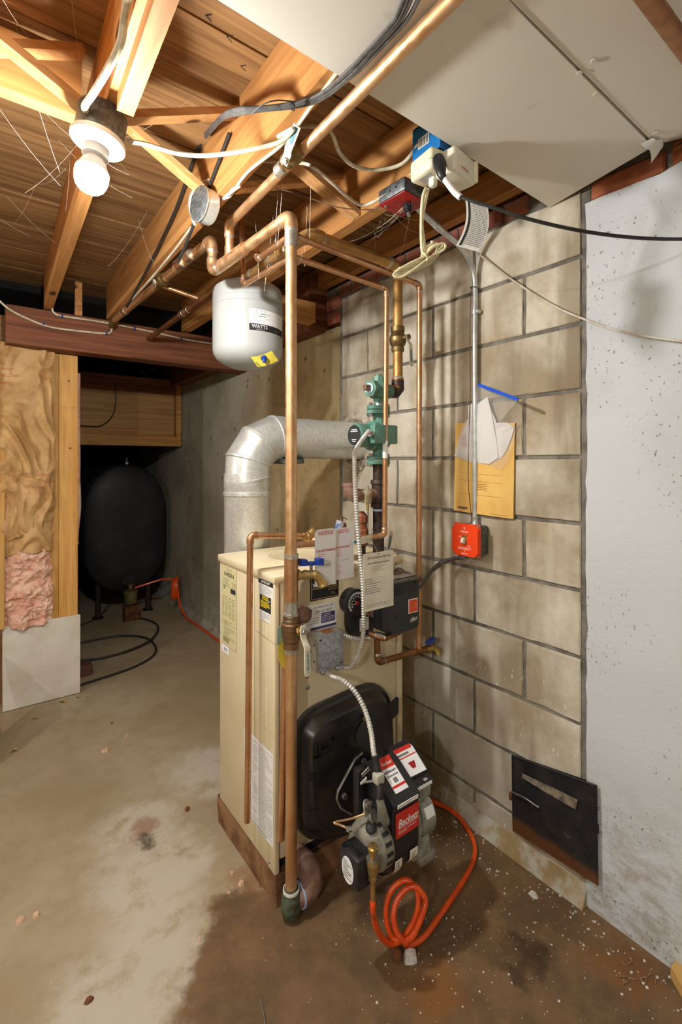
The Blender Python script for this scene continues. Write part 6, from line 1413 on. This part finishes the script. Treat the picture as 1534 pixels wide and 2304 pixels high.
obj('vent_cap', G().lathe((1.03, 4.5, 1.31), Z1, [(.02, 0), (.02, .02), (.012, .03), (.006, .06)], 10), 'steel', tk_)
for x in (.985, 1.035): obj('outlet_bolt', G().sph((x, TY0-.05, .335), .009, 8, 6), 'steel', tk_)
obj('outlet_boss', G().cyl((1.01, TY0-.03, .325), (1.01, TY0-.07, .325), .05, n=16), 'tank_black', tk_)
ff = thing('oil_filter', 'olive oil filter canister under the tank outlet', 'filter', (1.02, 4.32, .10))
obj('canister', G().lathe((1.02, 4.32, .135), Z1, [(.03, -.01), (.048, 0), (.05, .01), (.05, .085), (.056, .09), (.056, .105), (.03, .115)], 20), M('olive filter can', (132, 122, 76), (104, 96, 60), 20, .45, .3), ff)
obj('valve', G().lathe((1.02, 4.32, .25), Z1, [(.02, 0), (.024, .01), (.018, .03), (.03, .035), (.03, .05), (.01, .055)], 8), 'brass_old', ff)
obj('pipe', G().cyl((1.02, 4.33, .275), (1.01, 4.37, .32), .014, n=10), 'iron_black', ff)
solo('drip_block', G().rbox((.965, 4.27, 0), (1.085, 4.37, .122), .006, 1), 'rust_dark', 'dark brown block standing under the oil filter', 'block')
coilm = G()
oc = [(1.05, 4.31, .262), (1.16, 4.3, .285), (1.26, 4.27, .31)]
for i in range(61): a = 2*math.pi*i/12; oc.append((1.335+.035*math.sin(a)*.6+.0008*i, 4.22+.05*math.sin(a), .225+.088*math.cos(a)))
oc += [(1.375, 4.15, .12), (1.39, 4.05, .03), (1.40, 3.9, .010), (1.408, 3.6, .010), (1.41, 3.0, .010), (1.412, 2.45, .010)]
solo('oil_line', G().tube(cat_rom(oc, 3), .0085, 8), 'orange', 'orange oil line coiled by the wall at the black tank', 'hose', 'orange oil lines')
for pts, lab in (([(.40, 3.95, .008), (.6, 3.95, .008), (.85, 3.93, .008), (1.0, 3.75, .008), (.98, 3.45, .008), (.8, 3.28, .008), (.46, 3.2, .008)], 'black cable looping on the floor before the tank'),
                 ([(.40, 3.62, .022), (.7, 3.55, .010), (.98, 3.64, .022), (1.14, 3.95, .008), (1.12, 4.2, .008), (1.02, 4.32, .010), (.95, 4.26, .02)], 'black cable curving on the floor towards the oil filter'),
                 ([(.5, 4.3, .006), (.75, 4.45, .006), (.85, 4.6, .008), (.95, 4.7, .1)], 'thin black cable under the black tank')):
    cable('floor_cable', pts, .0075 if 'thin' not in lab else .004, 'black_cable', lab)
cable('alcove_wire', [(.90, 4.328, 2.0), (.905, 4.326, 1.85), (.88, 4.325, 1.72), (.80, 4.318, 1.635), (.70, 4.315, 1.622), (.55, 4.318, 1.63)], .004, 'black_cable', 'thin black wire hanging across the plywood soffit', 'wire')
solo('loose_brick', G().rbox((.44, 3.33, 0), (.565, 3.43, .062), .006, 1), M('brown brick', (112, 72, 62), (90, 58, 50), 30, .8, bump=.3), 'brown brick lying on the floor beside the white kicker board', 'brick')
solo('leaning_board', G().prism([(.062, 2.58, 0), (.085, 2.86, 0), (.070, 2.94, .18), (.04, 2.96, .36), (.03, 2.7, .36), (.045, 2.6, .1)], (-.010, .002, 0)), M('pale board', (206, 192, 156), (196, 180, 142), 8, .7), 'pale board edge standing on the floor at the near partition end', 'board', smooth=False)
# ------------------------------------------------------------------ orange hose at the burner and floor debris
hs = [tuple(tb+Vector((0, 0, .012))), tuple(tb+Vector((.001, 0, -.012))), (0.8192, 0.9479, 0.146), (0.8347, 0.9551, 0.1049), (0.8593, 0.9616, 0.0581), (0.8939, 0.9605, 0.019)]
for k, (ox, dd, top) in enumerate(((0, 0, 0), (17, -.016, 14))):
    hs += [PD_(905+ox,2112,1.312+dd), PD_(930+ox*.8,2075,1.322+dd), PD_(941+ox*.9,2035,1.336+dd), PD_(937+ox,2003+top,1.350+dd), PD_(918+ox,1981+top,1.360+dd), PD_(897+ox,1986+top,1.362+dd), PD_(876+ox,2012+top,1.352+dd), PD_(868+ox,2052+top*.5,1.336+dd), PD_(874+ox,2090+top*.3,1.322+dd), PD_(888+ox,2114,1.314+dd)]
hs += [(0.9374, 0.9329, 0.01), (0.9894, 0.9276, 0.01), (1.066, 0.9419, 0.01), (1.181, 0.968, 0.01), (1.284, 0.9972, 0.01), (1.357, 1.039, 0.01), (1.405, 1.111, 0.01), (1.428, 1.196, 0.01), (1.405, 1.30, .010), (1.412, 1.5, .010), (1.412, 1.9, .010), (1.412, 2.4, .010)]
solo('oil_line', G().tube([Vector((p.x, p.y, max(p.z, .009))) for p in cat_rom(hs, 6)], .0078, 12), 'orange', 'orange oil line looped on the floor before the burner', 'hose', 'orange oil lines')
rn = random.Random(21)
def chip(p, s, h):
    n = 6; base = [(p[0]+s*(.6+.5*rn.random())*math.cos(2*math.pi*i/n), p[1]+s*(.6+.5*rn.random())*math.sin(2*math.pi*i/n)) for i in range(n)]
    return G().loft([[(x, y, 0.0005) for x, y in base], [(p[0]+(x-p[0])*.75, p[1]+(y-p[1])*.75, h) for x, y in base]])
for px, py, s, lab in ((238,1690,.020,'orange brick chip on the bare floor left of the boiler'), (286,1655,.012,'small brown chip on the floor behind the orange chip'), (521,1966,.009,'small pink chip by the pad corner'), (543,1988,.013,'larger pink chip by the pad corner'), (515,2009,.006,'tiny pink chip by the pad corner'),
                       (449,2115,.008,'pinkish chip at the edge of the damp stain'), (81,2061,.014,'brown chip on the near left floor'), (46,2073,.014,'long brown chip at the near left edge'), (252,1628,.007,'dark speck of debris in the middle floor'), (422,1822,.014,'grey pebble beside the boiler pad'), (200,2253,.012,'dark pebble near the bottom edge')):
    solo('floor_chip', chip(PZ_(px, py), s, s*.5), 'chip' if 'dark' not in lab and 'grey' not in lab else 'rust_dark', lab, 'chip', None, False)
for px, py, s, lab in ((140,1580,.05,'dry tan leaf below the white kicker board'), (30,1692,.035,'pale leaf scrap at the left edge'), (80,1618,.03,'faint leaf scrap on the floor'), (175,1570,.03,'torn tan scrap by the kicker board')):
    p = PZ_(px, py); rot = rn.random()*3
    solo('dry_leaf', G().sheet(6, 4, lambda a, b: (p[0]+s*(a-.5)*math.cos(rot)-s*.5*(b-.5)*math.sin(rot)*math.sin(math.pi*(a*.8+.15)), p[1]+s*(a-.5)*math.sin(rot)+s*.5*(b-.5)*math.cos(rot)*math.sin(math.pi*(a*.8+.15)), .002+.012*abs(b-.5)+.006*math.sin(a*5))), 'leaf', lab, 'leaf')
solo('mortar_lump', chip(PZ_(925, 2160), .022, .02), 'flake', 'pale mortar lump on the floor below the orange loops', 'debris', None, False)
solo('mortar_lump', chip(PZ_(893, 2155), .020, .018), 'rust_dark', 'dark mortar lump on the floor below the orange loops', 'debris', None, False)
solo('mortar_lump', chip(PZ_(1200, 2015), .016, .006), 'flake', 'flat grey mortar lump near the wall footing', 'debris', None, False)
fk = G()
def flake(x, y, s):
    a = rn.random()*6.28; n = rn.choice((4, 5)); b = [(x+s*(.5+.6*rn.random())*math.cos(a+2*math.pi*i/n), y+s*(.5+.6*rn.random())*math.sin(a+2*math.pi*i/n), .0008) for i in range(n)]
    fk.prism(b, (0, 0, .0012+s*.2))
for i in range(210):
    t = rn.random(); x = 1.425-abs(rn.gauss(0, .09)); y = .25+1.05*t
    flake(x, y, rn.choice((.0015, .002, .002, .003, .0045)))
for i in range(150):
    flake(rn.gauss(1.05, .16), rn.gauss(.88, .14), rn.choice((.0013, .0018, .0025, .0035)))
for i in range(110):
    flake(rn.uniform(.62, 1.4), rn.uniform(.55, 1.25), rn.choice((.0012, .0015, .002)))
fo = solo('paint_flakes', fk, 'flake', 'white paint flakes scattered on the brown floor', 'flakes', None, False); fo['kind'] = 'stuff'
solo('cardboard_corner', G().prism([PZ_(1508, 2200), PZ_(1560, 2150), PZ_(1640, 2260), PZ_(1560, 2290)], (0, 0, .03)), 'kraft_card', 'tan cardboard box corner on the floor at the lower right', 'cardboard', None, False)
cable('wire_rod', [(0.5543, 1.07, 0.003), (0.5469, 1.039, 0.003), (0.5302, 0.9902, 0.003)], .002, 'steel', 'thin steel wire lying on the near floor', 'wire')
stn = G()
for i in range(9):
    x, y, _ = PZ_(1440+rn.uniform(-60, 40), 2190+rn.uniform(-25, 30)); a = rn.uniform(-.9, .2); L = rn.uniform(.008, .024)
    stn.tube([(x, y, .002), (x+L*math.cos(a), y+L*math.sin(a), .003+.004*rn.random())], .0012, 4)
so = solo('wood_splinters', stn, 'splinter', 'pale wood splinters on the floor by the white wall', 'splinters'); so['kind'] = 'stuff'
